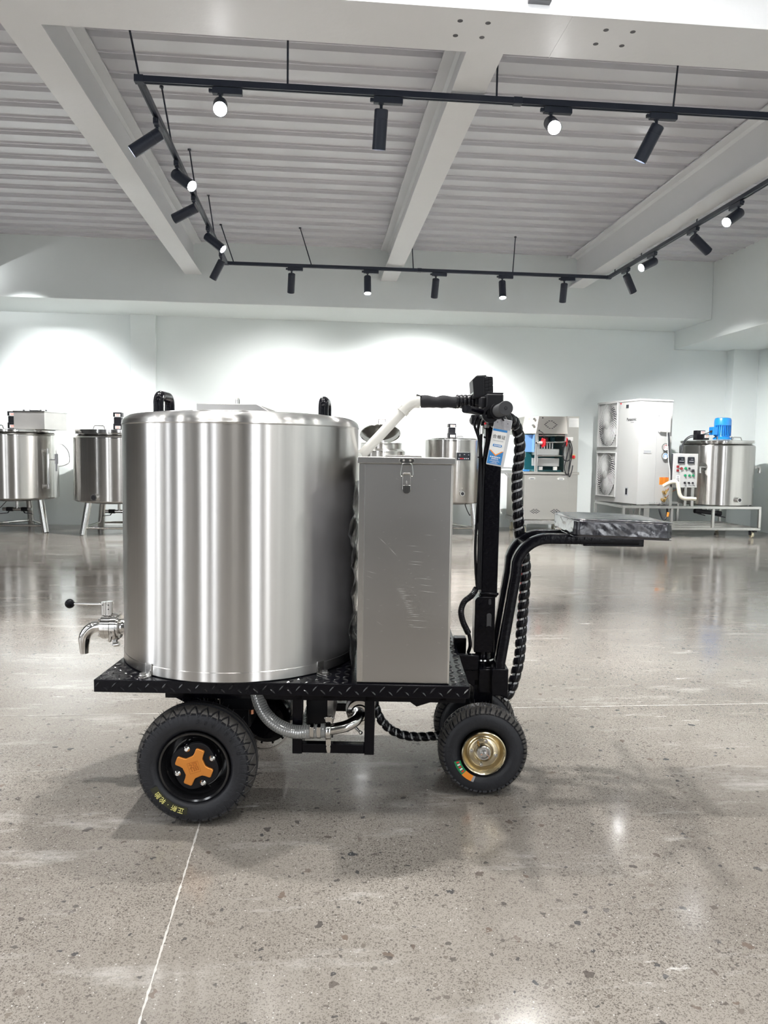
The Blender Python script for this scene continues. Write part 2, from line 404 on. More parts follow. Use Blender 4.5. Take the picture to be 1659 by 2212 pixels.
wb = M(); wb.box(-9, 6.6, YB, YB + 0.25, 0, 6.2); struct('wall_back', wb, 'wall')
wr = M(); wr.box(6.2, 6.6, -8, YB, 0, 6.2); struct('wall_right', wr, 'wall')
sb = M(); sb.box(-8.2, 5.036, 9.354, YB, 2.79, ZC + 0.14); struct('trim_1', sb, 'wall', bevel=0.006)           # boxed beam along the back wall
sr = M(); sr.box(5.036, 6.2, 3.66, YB, 2.542, ZC + 0.14); struct('trim_2', sr, 'wall', bevel=0.006)             # boxed beam along the right wall
p1 = M(); p1.box(5.83, 6.2, 10.17, YB, 0, 2.542); struct('trim_3', p1, 'wall', bevel=0.004)                     # corner pier
p2 = M(); p2.box(-2.45, -2.128, 10.26, YB, 0, 2.79); struct('trim_4', p2, 'wall', bevel=0.004)                  # flat pier on the back wall
# profiled steel deck: ribs run across the room
dk = M(); per = 0.2575; y = 3.85 + 0.02; prof = []
while y < 9.36:
    prof += [(y, 0.0), (y + 0.146, 0.0), (y + 0.152, -0.011), (y + 0.160, -0.011), (y + 0.168, 0.002), (y + 0.178, 0.050), (y + 0.190, 0.050), (y + 0.226, 0.002), (y + 0.232, -0.011), (y + 0.240, -0.011), (y + 0.250, 0.0)]
    y += per
x0, x1 = -8.2, 5.036
n = len(prof)
vs = [(x0, a, ZC + b) for a, b in prof] + [(x1, a, ZC + b) for a, b in prof]
dk.add(vs, [(i, i + 1, n + i + 1, n + i) for i in range(n - 1)])
dk.box(x0, x1, 3.86, 9.354, ZC + 0.06, ZC + 0.14)
struct('ceiling', dk, 'ceil', smooth=20)
ch = M(); ch.box(-8.2, 6.2, -8, 3.86, 5.6, 5.8); struct('ceiling_2', ch, 'hall')
up = M(); up.box(-8.2, 6.2, 3.86, 4.02, 3.75, 5.6); struct('wall_upper', up, 'wall')
# steel H-beams running away from the camera, and the girder they meet
def hbeam(m, x, y0, y1, zb, zt, w, tf=0.014, tw=0.012):
    m.box(x - w / 2, x + w / 2, y0, y1, zb, zb + tf); m.box(x - w / 2, x + w / 2, y0, y1, zt - tf, zt)
    m.box(x - tw / 2, x + tw / 2, y0, y1, zb + tf, zt - tf)
    for s in (-1, 1):                              # root fillets
        for (za, sg) in ((zb + tf, 1), (zt - tf, -1)):
            m.prism([(0, 0), (0.022 * s, 0), (0, 0.022 * sg)], (x + s * tw / 2, y0, za), (1, 0, 0), (0, 0, 1), -(y1 - y0))
for i, x in enumerate((-3.84, -1.487, 0.868, 3.24)):
    b = M(); hbeam(b, x, 4.03, 9.354, 3.124, ZC - 0.008, 0.2)
    if i == 3:  # thin steel shim between deck and beam end
        b.box(x - 0.14, x - 0.10, 9.28, 9.35, 3.48, 3.50)
    struct('beam' if i == 0 else 'beam.%03d' % i, b, 'beam', bevel=0.002)
g = M(); g.box(-8.2, 5.036, 3.66, 4.035, 3.11, 3.132); g.box(-8.2, 5.036, 3.66, 4.035, 3.73, 3.75); g.box(-8.2, 5.036, 3.84, 3.856, 3.132, 3.73)
g.box(1.205, 1.213, 3.658, 4.037, 3.1085, 3.11)
girder = struct('beam.004', g, 'beam', bevel=0.002)
for (x, yy) in ((0.679, 3.762), (0.817, 3.765), (0.68, 3.891), (0.815, 3.892), (1.407, 3.756), (1.544, 3.756), (1.403, 3.883), (1.541, 3.884)):
    m = M(); m.cyl((x, yy, 3.1093), (x, yy, 3.113), 0.0135, n=16); obj('bolt_hole', m, 'hole', girder)
m = M(); m.box(1.03, 1.145, 3.80, 3.84, 3.255, 3.40); obj('cable_clip', m, 'frame_dark', girder, bevel=0.003)
m = M(); m.cyl((1.155, 3.80, 3.26), (1.155, 3.84, 3.26), 0.014, n=12); obj('bolt', m, 'beam', girder)
# unseen front wall; open window slots added and spaced to stripe the tank's reflections
wf = M()
wf.box(-8.2, 6.2, -8.2, -8, 0, 0.25); wf.box(-8.2, 6.2, -8.2, -8, 5.3, 5.8)
BAYS = [(-6.9, -5.9), (-4.5, -3.9), (2.3, 3.5), (5.0, 5.5)]
xs = [-8.2] + [q for b_ in BAYS for q in b_] + [6.2]
for k in range(0, len(xs), 2): wf.box(xs[k], xs[k + 1], -8.2, -8, 0.25, 5.3)
struct('wall_front', wf, 'hall')
LBAYS = [(-7.2, -6.4), (-4.4, -3.2), (-1.6, -1.0), (0.3, 0.8), (1.5, 2.6)]  # unseen side slots, added where the tank should reflect bright stripes
wl = M(); wl.box(-9, -8.2, -8, YB, 0, 0.25); wl.box(-9, -8.2, -8, YB, 5.0, 6.2)
ys = [-8.0] + [q for b_ in LBAYS for q in b_] + [YB]
for k in range(0, len(ys), 2): wl.box(-9, -8.2, ys[k], ys[k + 1], 0.25, 5.0)
struct('wall_left', wl, 'hall')
nwin = 0
for (lst, side) in ((BAYS, 0), (LBAYS, 1)):
    for (a, b_) in lst:
        m = M(); nwin += 1
        def wbox(p, q, z0_, z1_): m.box(p, q, -8.13, -8.06, z0_, z1_) if side == 0 else m.box(-8.36, -8.29, p, q, z0_, z1_)
        ztop = 5.3 if side == 0 else 5.0
        for e_ in (a + 0.02, b_ - 0.02): wbox(e_ - 0.02, e_ + 0.02, 0.25, ztop)
        for zz_ in (0.28, 2.6, ztop - 0.03): wbox(a, b_, zz_ - 0.03, zz_ + 0.03)
        struct('window_%d' % nwin, m, 'frame_dark')  # frames of the added window slots

# ================================================================== TRACK LIGHTING
ZT = 3.095
XL, XRt, YN, YF = -1.01, 3.37, 4.505, 8.62
track = thing('lighting_track', 'black rectangular lighting track hung on thin rods below the white steel deck', 'lighting track', (XL, YN, ZT))
def rail(p0, p1):
    m = M(); d = (vec(p1) - vec(p0)).normalized(); s = Vector((-d.y, d.x, 0))
    m.bar(p0, p1, 0.034, 0.03)
    for k in (-1, 1): m.bar(vec(p0) + s * 0.012 * k - Vector((0, 0, 0.016)), vec(p1) + s * 0.012 * k - Vector((0, 0, 0.016)), 0.009, 0.006)
    return obj('rail', m, 'lamp', track)
rail((XL, YN, ZT), (1.155, YN, ZT)); rail((1.175, YN, ZT), (4.9, YN, ZT))
rail((XL, YN, ZT), (XL, YF, ZT)); rail((XL, YF, ZT), (1.14, YF, ZT)); rail((1.16, YF, ZT), (XRt, YF, ZT)); rail((XRt, YF, ZT), (XRt, YN, ZT))
for (x, y_) in ((XL, YN), (1.165, YN), (XL, YF), (1.15, YF), (XRt, YF), (XRt, YN)):
    m = M(); m.box(x - 0.026, x + 0.026, y_ - 0.022, y_ + 0.022, ZT - 0.022, ZT + 0.018); obj('connector', m, 'lamp', track, bevel=0.003)
for (x, y_, tx) in ((XL, YN, -0.08), (-0.18, YN, 0), (1.04, YN, 0.0), (2.12, YN, 0.03), (3.3, YN, 0.03), (XL, 5.484, -0.07), (XL, 6.56, -0.06), (XL, 7.66, -0.06), (-0.93, YF, -0.14),
                    (-0.07, YF, -0.13), (1.08, YF, -0.03), (2.23, YF, 0.02), (XRt, 8.45, 0.03), (XRt, 7.75, 0.03), (XRt, 6.6, 0.03)):
    m = M(); m.cyl((x, y_, ZT + 0.01), (x + tx, y_, ZC), 0.006, n=8); m.cyl((x + tx, y_, ZC - 0.012), (x + tx, y_, ZC), 0.014, n=12)
    obj('suspension_rod', m, 'lamp', track)

def spotlight(x, y_, along, d, lit, label, watts=None, cone=44):
    """one track lamp: adapter on the rail, stem, tubular body, lens"""
    t = thing('track_spotlight', label, 'spotlight', (x, y_, ZT - 0.02), 0, 'black track spotlights')
    ax = vec(along); d = vec(d).normalized()
    piv = vec((x, y_, ZT - 0.115))
    m = M(); c = vec((x, y_, ZT - 0.041)) + ax * 0.04
    m.bar(c - ax * 0.085, c + ax * 0.085, 0.034, 0.036); m.bar(c - ax * 0.105, c - ax * 0.08, 0.02, 0.02)
    m.cyl((x, y_, ZT - 0.05), (x, y_, ZT - 0.064), 0.017, n=14)
    obj('adapter', m, 'lamp', t, bevel=0.003)
    m = M(); m.cyl((x, y_, ZT - 0.06), piv, 0.009, n=10); obj('stem', m, 'lamp', t)
    L = 0.215; r = 0.040
    back = piv - d * 0.025
    R = Vector((0, 0, 1)).rotation_difference(d).to_matrix()
    m = M(); m.lathe([(0.0005, 0.0), (r - 0.006, 0.0), (r - 0.001, 0.004), (r, 0.01), (r, 0.05), (r - 0.001, 0.0505), (r - 0.001, 0.053), (r, 0.0535), (r, L), (r - 0.003, L), (r - 0.003, L - 0.03), (0.0005, L - 0.03)], n=32)
    m.v = [tuple(R @ vec(p) + back) for p in m.v]
    obj('lamp_body', m, 'lamp', t)
    m = M(); m.lathe([(0.0005, L - 0.008 if lit else L - 0.026), (r - 0.0035, L - 0.006 if lit else L - 0.026)], n=32)
    m.v = [tuple(R @ vec(p) + back) for p in m.v]
    obj('lens', m, 'lens', t)
    ld = bpy.data.lights.new('spot_beam', 'SPOT'); ld.energy = watts or SPOT_W; ld.spot_size = radians(cone); ld.spot_blend = 1.0; ld.shadow_soft_size = 0.03
    ld.color = (1.0, 0.985, 0.965)
    lo = bpy.data.objects.new('spot_beam', ld); COL.objects.link(lo); lo.parent = t
    lo.location = back + d * (L + 0.004) - vec((x, y_, ZT - 0.02)); lo.rotation_euler = d.to_track_quat('-Z', 'Y').to_euler()
    return t
X, Y_ = (1, 0, 0), (0, 1, 0)
spotlight(-0.56, YN, X, (0.10, -0.86, -0.50), True, 'blazing spotlight aimed at the camera near the corner of the front rail', 80)
spotlight(0.36, YN, X, (-0.03, 0.34, -0.93), False, 'black spotlight hanging straight down from the middle of the front rail')
spotlight(1.37, YN, X, (-0.14, -0.86, -0.50), True, 'blazing spotlight aimed at the camera just right of the front rail joint', 80)
spotlight(2.02, YN, X, (-0.34, 0.36, -0.85), False, 'dark spotlight tilted left on the front rail beside a suspension rod')
spotlight(XL, 4.98, Y_, (-0.82, -0.02, -0.58), True, 'nearest spotlight on the left side rail, tilted down to the left')
spotlight(XL, 5.66, Y_, (0.60, -0.50, -0.52), True, 'second spotlight on the left side rail, lit lens turned right')
spotlight(XL, 6.40, Y_, (-0.86, 0.22, -0.38), False, 'third spotlight on the left side rail, pointing almost level to the left')
spotlight(XL, 7.22, Y_, (0.72, -0.25, -0.58), True, 'fourth spotlight on the left side rail, slim lit lens aimed right')
spotlight(XL, 8.15, Y_, (-0.48, 0.25, -0.83), False, 'last spotlight on the left side rail, steeply down beside the far corner', 520, 100)
spotlight(-0.29, YF, X, (-0.06, 0.50, -0.86), False, 'leftmost spotlight on the far rail, unlit face toward the camera', 190, 118)
spotlight(0.56, YF, X, (0.0, -0.32, -0.94), True, 'glowing spotlight on the far rail in front of the middle beam')
spotlight(1.34, YF, X, (0.0, 0.50, -0.86), False, 'dark spotlight on the far rail just right of the rail joint', 560, 118)
spotlight(2.11, YF, X, (-0.03, -0.36, -0.93), True, 'glowing spotlight on the far rail left of the right hand beam')
spotlight(2.84, YF, X, (0.08, 0.45, -0.88), False, 'dark spotlight on the far rail under the right hand beam end', 22, 110)
spotlight(XRt, 8.10, Y_, (0.52, 0.25, -0.80), False, 'farthest spotlight on the right side rail, tilted down to the right', 520, 100)
spotlight(XRt, 7.45, Y_, (-0.80, -0.35, -0.42), True, 'lit spotlight on the right side rail second from the far corner')
spotlight(XRt, 6.62, Y_, (0.80, 0.22, -0.52), False, 'dark spotlight on the right side rail tilted toward the right wall')
spotlight(XRt, 5.92, Y_, (-0.72, -0.40, -0.50), True, 'nearest spotlight on the right side rail with its glowing lens')

# ================================================================== THE TANK CART  (local: u along its length, v away from the camera, z up)
cart = thing('tank_cart', 'electric cart carrying a big brushed steel milk tank, steel box and black padded seat', 'cart',
             (-0.58537, 2.01199, 0), radians(-5.7747), world=False)
V0 = Vector((0, 0, 0))
# ---- platform of black chequer plate
m = M(); m.box(0, 1.0, 0, 0.70, 0.366, 0.40)
plat = obj('platform', m, 'black', cart, bevel=0.002)
def lens_bump(m, c, a, nx, ny, nn, L=0.026, w=0.0048, h=0.0028):
    c, nx, ny, nn = vec(c), vec(nx), vec(ny), vec(nn); d = nx * cos(a) + ny * sin(a); s = nx * -sin(a) + ny * cos(a)
    base = [c - d * L / 2, c - d * L * .2 + s * w / 2, c + d * L * .2 + s * w / 2, c + d * L / 2, c + d * L * .2 - s * w / 2, c - d * L * .2 - s * w / 2]
    top = [c - d * L * .3 + nn * h, c + d * L * .3 + nn * h]
    m.add(base + top, [(0, 1, 6), (1, 2, 7, 6), (2, 3, 7), (3, 4, 7), (4, 5, 6, 7), (5, 0, 6)])
m = M(); TU, TV, TR = 0.333, 0.335, 0.35
for i in range(23):
    u = 0.006 + 0.0446 * i
    lens_bump(m, (u + 0.004, -0.0002, 0.386), radians(48), (1, 0, 0), (0, 0, 1), (0, -1, 0))
    if u + 0.026 < 1.0: lens_bump(m, (u + 0.026, -0.0002, 0.376), radians(-42), (1, 0, 0), (0, 0, 1), (0, -1, 0), L=0.02)
for i in range(41):
    for j in range(27):
        u, v_ = 0.012 + 0.0243 * i, 0.014 + 0.026 * j
        if v_ > 0.69 or u > 0.99: continue
        if (u - TU) ** 2 + (v_ - TV) ** 2 < (TR + 0.012) ** 2 or (0.685 < u < 0.955 and v_ < 0.49): continue
        lens_bump(m, (u, v_, 0.4), radians(45 if (i + j) % 2 else -45), (1, 0, 0), (0, 1, 0), (0, 0, 1), L=0.024, w=0.0062, h=0.002)
for j in range(22):
    lens_bump(m, (1.0002, 0.02 + 0.0316 * j, 0.383), radians(45 if j % 2 else -45), (0, 1, 0), (0, 0, 1), (1, 0, 0))
obj('tread_pattern', m, 'edge', plat, smooth=0, kind='stuff')

# ---- tank
m = M()
prof = [(0.0005, 0.4005), (TR - 0.004, 0.4005), (TR, 0.403), (TR, 0.427), (TR - 0.0012, 0.4285), (TR - 0.0012, 1.082), (TR + 0.0004, 1.0845), (TR + 0.0004, 1.0865), (TR - 0.001, 1.089)]
prof += [(TR - 0.001 - 0.046 * (1 - cos(t)), 1.09 + 0.025 * sin(t)) for t in [pi / 2 * k / 9 for k in range(1, 10)]]
prof += [(0.27, 1.117), (0.27, 1.1195), (0.262, 1.1205), (0.12, 1.1215), (0.0005, 1.122)]
m.lathe(prof, (TU, TV, 0), n=128)
tank = obj('tank', m, 'tank', cart, smooth=28)
# hatch lid: shallow folded sheet box with sloping end
m = M()
lid_z0, lid_z1 = 1.117, 1.1455
m.prism([(0.226, lid_z0), (0.398, lid_z0), (0.449, lid_z0), (0.398, lid_z1), (0.226, lid_z1)], (0, 0.50, 0), (1, 0, 0), (0, 0, 1), 0.30)
lid = obj('lid', m, 'boxsteel', tank, bevel=0.0015)
m = M(); m.cyl((0.312, 0.35, lid_z1), (0.312, 0.35, lid_z1 + 0.007), 0.013, n=6); m.cyl((0.312, 0.35, lid_z1 + 0.007), (0.312, 0.35, lid_z1 + 0.02), 0.007, n=14); m.sphere((0.312, 0.35, lid_z1 + 0.021), 0.0072, 12)
obj('lid_knob', m, 'polish', tank)
def tank_handle(cx, cy, ang, dz=0.0):
    d = Vector((cos(ang), sin(ang), 0)); c = Vector((cx, cy, 1.114)); h = 0.065 - dz; w = 0.058
    pts = [c - d * w] + [c - d * w + Vector((0, 0, h - 0.022))]
    pts += [c - d * (w - 0.022) + Vector((0, 0, h - 0.022)) + (-d * cos(t) + Vector((0, 0, 1)) * sin(t)) * 0.022 for t in (pi / 8, pi / 4, 3 * pi / 8, pi / 2)]
    pts += [c + d * (w - 0.022) + Vector((0, 0, h - 0.022)) + (d * sin(t) + Vector((0, 0, 1)) * cos(t)) * 0.022 for t in (0, pi / 8, pi / 4, 3 * pi / 8, pi / 2)]
    pts += [c + d * w]
    m = M(); m.tube(pts, 0.0155, 18); obj('handle', m, 'black', tank)
tank_handle(0.0655, 0.425, radians(90)); tank_handle(0.572, 0.425, radians(90), 0.010)
# bolted feet round the tank base
for a in (-125, -42, 55, 140):
    t = radians(a); d = Vector((cos(t), sin(t), 0)); s = Vector((-d.y, d.x, 0)); c = Vector((TU, TV, 0)) + d * TR
    m = M(); R = Matrix((s, d, Vector((0, 0, 1)))).transposed()
    m.obox(c + d * 0.0015 + Vector((0, 0, 0.417)), 0.026, 0.003, 0.032, R)
    m.prism([(-0.013, -0.002)] + [(0.013, -0.002)] + [(0.013 * cos(q), 0.02 + 0.013 * sin(q)) for q in [pi * k / 8 for k in range(9)]], c + Vector((0, 0, 0.4012)), s, d, 0.003)
    lug = obj('mounting_lug', m, 'steel', tank, bevel=0.0008)
    m = M(); m.cyl(c + d * 0.02 + Vector((0, 0, 0.404)), c + d * 0.02 + Vector((0, 0, 0.411)), 0.0085, n=6); m.cyl(c + d * 0.02 + Vector((0, 0, 0.4035)), c + d * 0.02 + Vector((0, 0, 0.405)), 0.0115, n=18)
    obj('bolt', m, 'steel', tank)

# ---- butterfly drain valve with curved spout
VZ = 0.466; VV = 0.33
m = M()
m.lathe([(0.02, -0.02), (0.0235, -0.03), (0.0235, -0.045), (0.036, -0.046), (0.036, -0.052), (0.033, -0.054), (0.025, -0.058), (0.025, -0.062), (0.033, -0.064), (0.036, -0.066), (0.036, -0.07), (0.034, -0.0705),
         (0.038, -0.071), (0.038, -0.0845), (0.0372, -0.085), (0.0372, -0.0862), (0.038, -0.0867), (0.038, -0.099), (0.0365, -0.1), (0.02, -0.1005)], (0, VV, VZ), 'x', n=48)
valve = obj('drain_valve', m, 'polish', cart)
m = M(); pts = [(-0.096, VV, VZ), (-0.112, VV, VZ)] + [p for p in arcpts((-0.112, VV, VZ - 0.048), 0.048, pi / 2, pi, 8)] + [(-0.1605, VV, VZ - 0.06), (-0.160, VV, VZ - 0.086)]
m.tube(pts, [0.0175] * (len(pts) - 3) + [0.0172, 0.015, 0.0128], 24); obj('spout', m, 'polish', valve)
m = M(); m.cyl((-0.096, VV, 0.498), (-0.096, VV, 0.542), 0.0095, n=20); m.cyl((-0.08, VV, 0.498), (-0.08, VV, 0.544), 0.0105, n=20)
m.box(-0.097, -0.079, VV - 0.006, VV + 0.006, 0.5, 0.54); obj('valve_stem', m, 'polish', valve)
for (x, z) in ((-0.0975, 0.534), (-0.08, 0.534), (-0.08, 0.521)):
    m = M(); m.cyl((x, VV - 0.009, z), (x, VV - 0.0112, z), 0.0018, n=10); obj('pin_hole', m, 'ink', valve)
m = M(); m.cyl((-0.1, VV, 0.5345), (-0.19, VV, 0.5345), 0.0037, n=14); obj('lever', m, 'polish', valve)
m = M(); m.sphere((-0.203, VV, 0.5345), 0.0148, 24); obj('lever_ball', m, 'black', valve)
m = M(); m.lathe([(0.033, -0.052), (0.041, -0.052), (0.041, -0.068), (0.033, -0.068), (0.033, -0.052)], (0, VV, VZ), 'x', 36)
m.bar((-0.06, VV - 0.012, VZ - 0.036), (-0.06, VV - 0.014, VZ - 0.056), 0.012, 0.012); m.cyl((-0.06, VV - 0.02, VZ - 0.053), (-0.044, VV - 0.02, VZ - 0.05), 0.007, n=12)
m.tube([(-0.066, VV - 0.03, VZ + 0.02), (-0.062, VV - 0.036, VZ - 0.01), (-0.07, VV - 0.03, VZ - 0.04)], 0.005, 10, smooth=4)
obj('clamp', m, 'polish', valve)
for k in range(4):
    t = pi / 4 + k * pi / 2; m = M(); c = (VV + 0.033 * cos(t), VZ + 0.033 * sin(t))
    m.cyl((-0.068, c[0], c[1]), (-0.076, c[0], c[1]), 0.005, n=6); m.cyl((-0.099, c[0], c[1]), (-0.106, c[0], c[1]), 0.005, n=6); obj('bolt', m, 'polish', valve)

# ---- steel storage box with latch
BU0, BU1, BV0, BV1 = 0.699, 0.944, 0.012, 0.46
m = M(); m.box(BU0, BU1, BV0, BV1, 0.401, 0.985)
sbox = obj('storage_box', m, 'boxsteel', cart, bevel=0.002)
m = M(); m.box(BU0 + 0.0005, BU0 + 0.016, BV0 - 0.0008, BV0 - 0.0002, 0.404, 0.984); obj('folded_seam', m, 'steel', sbox, bevel=0.0003)
m = M(); m.box(BU1 - 0.004, BU1 + 0.0015, BV0 - 0.0012, BV0 + 0.02, 0.402, 0.984); obj('corner_seam', m, 'sheet', sbox, bevel=0.0008)
m = M(); m.box(BU0 - 0.004, BU1 + 0.006, BV0 - 0.005, BV1 + 0.004, 0.987, 1.0015); m.box(BU0 - 0.004, BU1 + 0.006, BV0 - 0.0055, BV0 - 0.003, 0.985, 1.0015)
blid = obj('lid', m, 'steel', sbox, bevel=0.002)
m = M(); m.box(0.765, 0.868, 0.17, 0.20, 1.002, 1.0065); obj('hinge_plate', m, 'steel', sbox, bevel=0.001)
# scratches: hair-fine bright lines cut in the front sheet
sc = M()
def scratch(u0, z0, u1, z1, w=0.0005):
    a, b_ = Vector((u0, 0, z0)), Vector((u1, 0, z1)); d = (b_ - a).normalized(); s = Vector((-d.z, 0, d.x)) * w / 2; yv = BV0 - 0.0003
    sc.add([(a.x, yv, a.z), ((a + b_).x / 2 - s.x, yv, (a + b_).z / 2 - s.z), (b_.x, yv, b_.z), ((a + b_).x / 2 + s.x, yv, (a + b_).z / 2 + s.z)], [(0, 1, 2, 3)])
for (u0, z0, u1, z1) in ((.749, .795, .778, .768), (.778, .768, .803, .741), (.718, .703, .752, .694), (.72, .69, .74, .682), (.84, .756, .872, .754), (.825, .771, .86, .769), (.87, .80, .90, .798), (.852, .686, .90, .681), (.858, .652, .915, .646), (.824, .573, .89, .570), (.835, .555, .885, .552), (.836, .560, .85, .559), (.747, .57, .768, .556), (.83, .73, .875, .727), (.83, .722, .868, .720), (.86, .668, .90, .664)):
    scratch(u0, z0, u1, z1)
for k in range(15):
    z = 0.655 - 0.0052 * k; c = 0.80 + 0.0028 * k; L = random.uniform(.012, .034); scratch(c, z, c + L, z + random.uniform(-.001, .0005), 0.0006)
for k in range(40):
    c = random.uniform(.72, .93); z = random.uniform(.45, .95); scratch(c, z, c + random.uniform(.003, .012), z + random.uniform(-.003, .003), 0.0004)
obj('scratches', sc, 'whitep', sbox, smooth=0, kind='stuff')
# latch
LU = 0.8235; yv = BV0 - 0.0055
m = M(); pl = [(-0.021, 0.002), (-0.016, 0.0085), (0.016, 0.0085), (0.021, 0.002), (0.012, -0.0075), (-0.012, -0.0075)]
m.prism(pl, (LU, yv, 0.991), (1, 0, 0), (0, 0, 1), 0.003); m.bar((LU - 0.011, yv - 0.004, 0.984), (LU + 0.011, yv - 0.004, 0.984), 0.006, 0.006)
latch = obj('latch', m, 'polish', sbox, bevel=0.0006)
m = M()
for s in (-1, 1): m.cyl((LU + s * 0.0085, yv - 0.003, 0.994), (LU + s * 0.0085, yv - 0.0042, 0.994), 0.003, n=12)
obj('screws', m, 'sheet', sbox)
m = M(); m.tube([(LU - 0.012, yv - 0.004, 0.985), (LU - 0.0165, yv - 0.005, 0.958), (LU - 0.0125, yv - 0.005, 0.953), (LU - 0.0085, yv - 0.005, 0.9575)], 0.0013, 8, smooth=4)
m.tube([(LU + 0.012, yv - 0.004, 0.985), (LU + 0.0165, yv - 0.005, 0.958), (LU + 0.0125, yv - 0.005, 0.953), (LU + 0.0085, yv - 0.005, 0.9575)], 0.0013, 8, smooth=4)
m.cyl((LU - 0.012, yv - 0.004, 0.985), (LU + 0.012, yv - 0.004, 0.985), 0.0013, n=8); obj('bail', m, 'polish', sbox)
m = M(); m.prism([(-0.0105, 0.0), (0.0105, 0.0), (0.0105, 0.033)] + [(0.009, 0.036), (-0.009, 0.036), (-0.0105, 0.033)], (LU, BV0 - 0.001, 0.9265), (1, 0, 0), (0, 0, 1), 0.006)
m.cyl((LU - 0.0095, BV0 - 0.008, 0.960), (LU + 0.0095, BV0 - 0.008, 0.960), 0.003, n=12); m.cyl((LU, BV0 - 0.006, 0.934), (LU, BV0 - 0.009, 0.934), 0.0017, n=8); m.box(LU - 0.0012, LU + 0.0012, BV0 - 0.0085, BV0 - 0.006, 0.934, 0.941)
obj('latch_body', m, 'steel', sbox, bevel=0.0006)
m = M(); m.prism([(-0.0105, 0.012), (-0.0105, 0.0)] + [(0.0105 * cos(t), 0.0105 * sin(t)) for t in [pi + pi * k / 10 for k in range(1, 10)]] + [(0.0105, 0.0), (0.0105, 0.012)], (LU, BV0 - 0.006, 0.9175), (1, 0, 0), (0, 0, 1), 0.0025)
obj('latch_tab', m, 'polish', sbox, bevel=0.0006)
# crumpled sheet between tank and box
m = M(); nz, nv = 40, 5; vs = []
for i in range(nz + 1):
    z = 0.43 + 0.5 * i / nz
    for j in range(nv + 1):
        v_ = 0.06 + 0.05 * j
        u = 0.688 - 0.004 * sin(i * 0.9 + j) - 0.010 * max(0, sin(i * 0.27)) * (1 - j / nv) - 0.007 * random.random() * (1 - j / nv)
        vs.append((u, v_, z))
m.add(vs, [(i * (nv + 1) + j, i * (nv + 1) + j + 1, (i + 1) * (nv + 1) + j + 1, (i + 1) * (nv + 1) + j) for i in range(nz) for j in range(nv)])
obj('plastic_wrap', m, 'film', sbox, smooth=30)

# ---- chassis under the platform
m = M()
for v_ in (0.12, 0.58): m.box(0.16, 1.0, v_ - 0.02, v_ + 0.02, 0.32, 0.366)
for u in (0.20, 0.62, 0.93): m.box(u - 0.018, u + 0.018, 0.1, 0.6, 0.325, 0.366)
m.bar((0.155, 0.11, 0.355), (0.262, 0.11, 0.30), 0.03, 0.02, up=(0, 1, 0)); m.bar((0.155, 0.59, 0.355), (0.262, 0.59, 0.30), 0.03, 0.02, up=(0, 1, 0))
for v_ in (0.14, 0.56): m.box(0.235, 0.297, v_ - 0.01, v_ + 0.01, 0.14, 0.33)
chassis = obj('chassis', m, 'black', cart, bevel=0.002)
m = M(); m.prism([(0.833, 0.366), (0.833, 0.352), (0.861, 0.332), (0.95, 0.362), (0.95, 0.366)], (0, 0.07, 0), (1, 0, 0), (0, 0, 1), 0.04); obj('gusset', m, 'black', chassis)
m = M(); m.cyl((0.266, 0.10, 0.165), (0.266, 0.60, 0.165), 0.022, n=20); obj('rear_axle', m, 'black', chassis)
m = M(); m.lathe([(0.0005, 0.30), (0.055, 0.30), (0.072, 0.315), (0.075, 0.33), (0.075, 0.42), (0.07, 0.44), (0.0005, 0.44)], (0.41, 0, 0.185), 'y', 36)
for k in range(14):
    t = 2 * pi * k / 14; m.obox((0.41 + 0.076 * cos(t), 0.37, 0.185 + 0.076 * sin(t)), 0.008, 0.10, 0.006, Matrix.Rotation(-t, 3, 'Y'))
motor = obj('drive_motor', m, 'black', chassis)
m = M(); m.lathe([(0.079, 0.285), (0.084, 0.285), (0.084, 0.289), (0.079, 0.289), (0.079, 0.285)], (0.405, 0, 0.183), 'y', 20, a0=radians(-115), a1=radians(-25)); obj('brake_disc', m, 'polish', chassis)
for k in range(3):
    m = M(); m.cyl((0.30 + 0.045 * k, 0.17, 0.295 - 0.02 * k), (0.30 + 0.045 * k, 0.17, 0.33 - 0.02 * k), 0.008, n=8); obj('bolt', m, 'steel' if k == 0 else 'copper', chassis)
m = M(); m.box(0.252, 0.285, 0.16, 0.19, 0.318, 0.345); m.sphere((0.28, 0.165, 0.325), 0.013, 12); obj('bearing_block', m, 'steel', chassis, bevel=0.004)
m = M(); m.tube([(0.50, 0.25, 0.345), (0.488, 0.24, 0.318), (0.468, 0.26, 0.30), (0.45, 0.3, 0.28)], 0.006, 10, smooth=5); obj('power_cable', m, 'darkred', chassis)
m = M(); m.tube([(0.475, 0.25, 0.305), (0.462, 0.27, 0.295), (0.44, 0.3, 0.28)], 0.0085, 10, smooth=4); obj('cable_sleeve', m, 'blackmatt', chassis)
m = M(); m.box(0.30, 0.40, 0.15, 0.35, 0.27, 0.315); m.box(0.32, 0.38, 0.2, 0.3, 0.20, 0.27); obj('gear_housing', m, 'blackmatt', chassis, bevel=0.006)
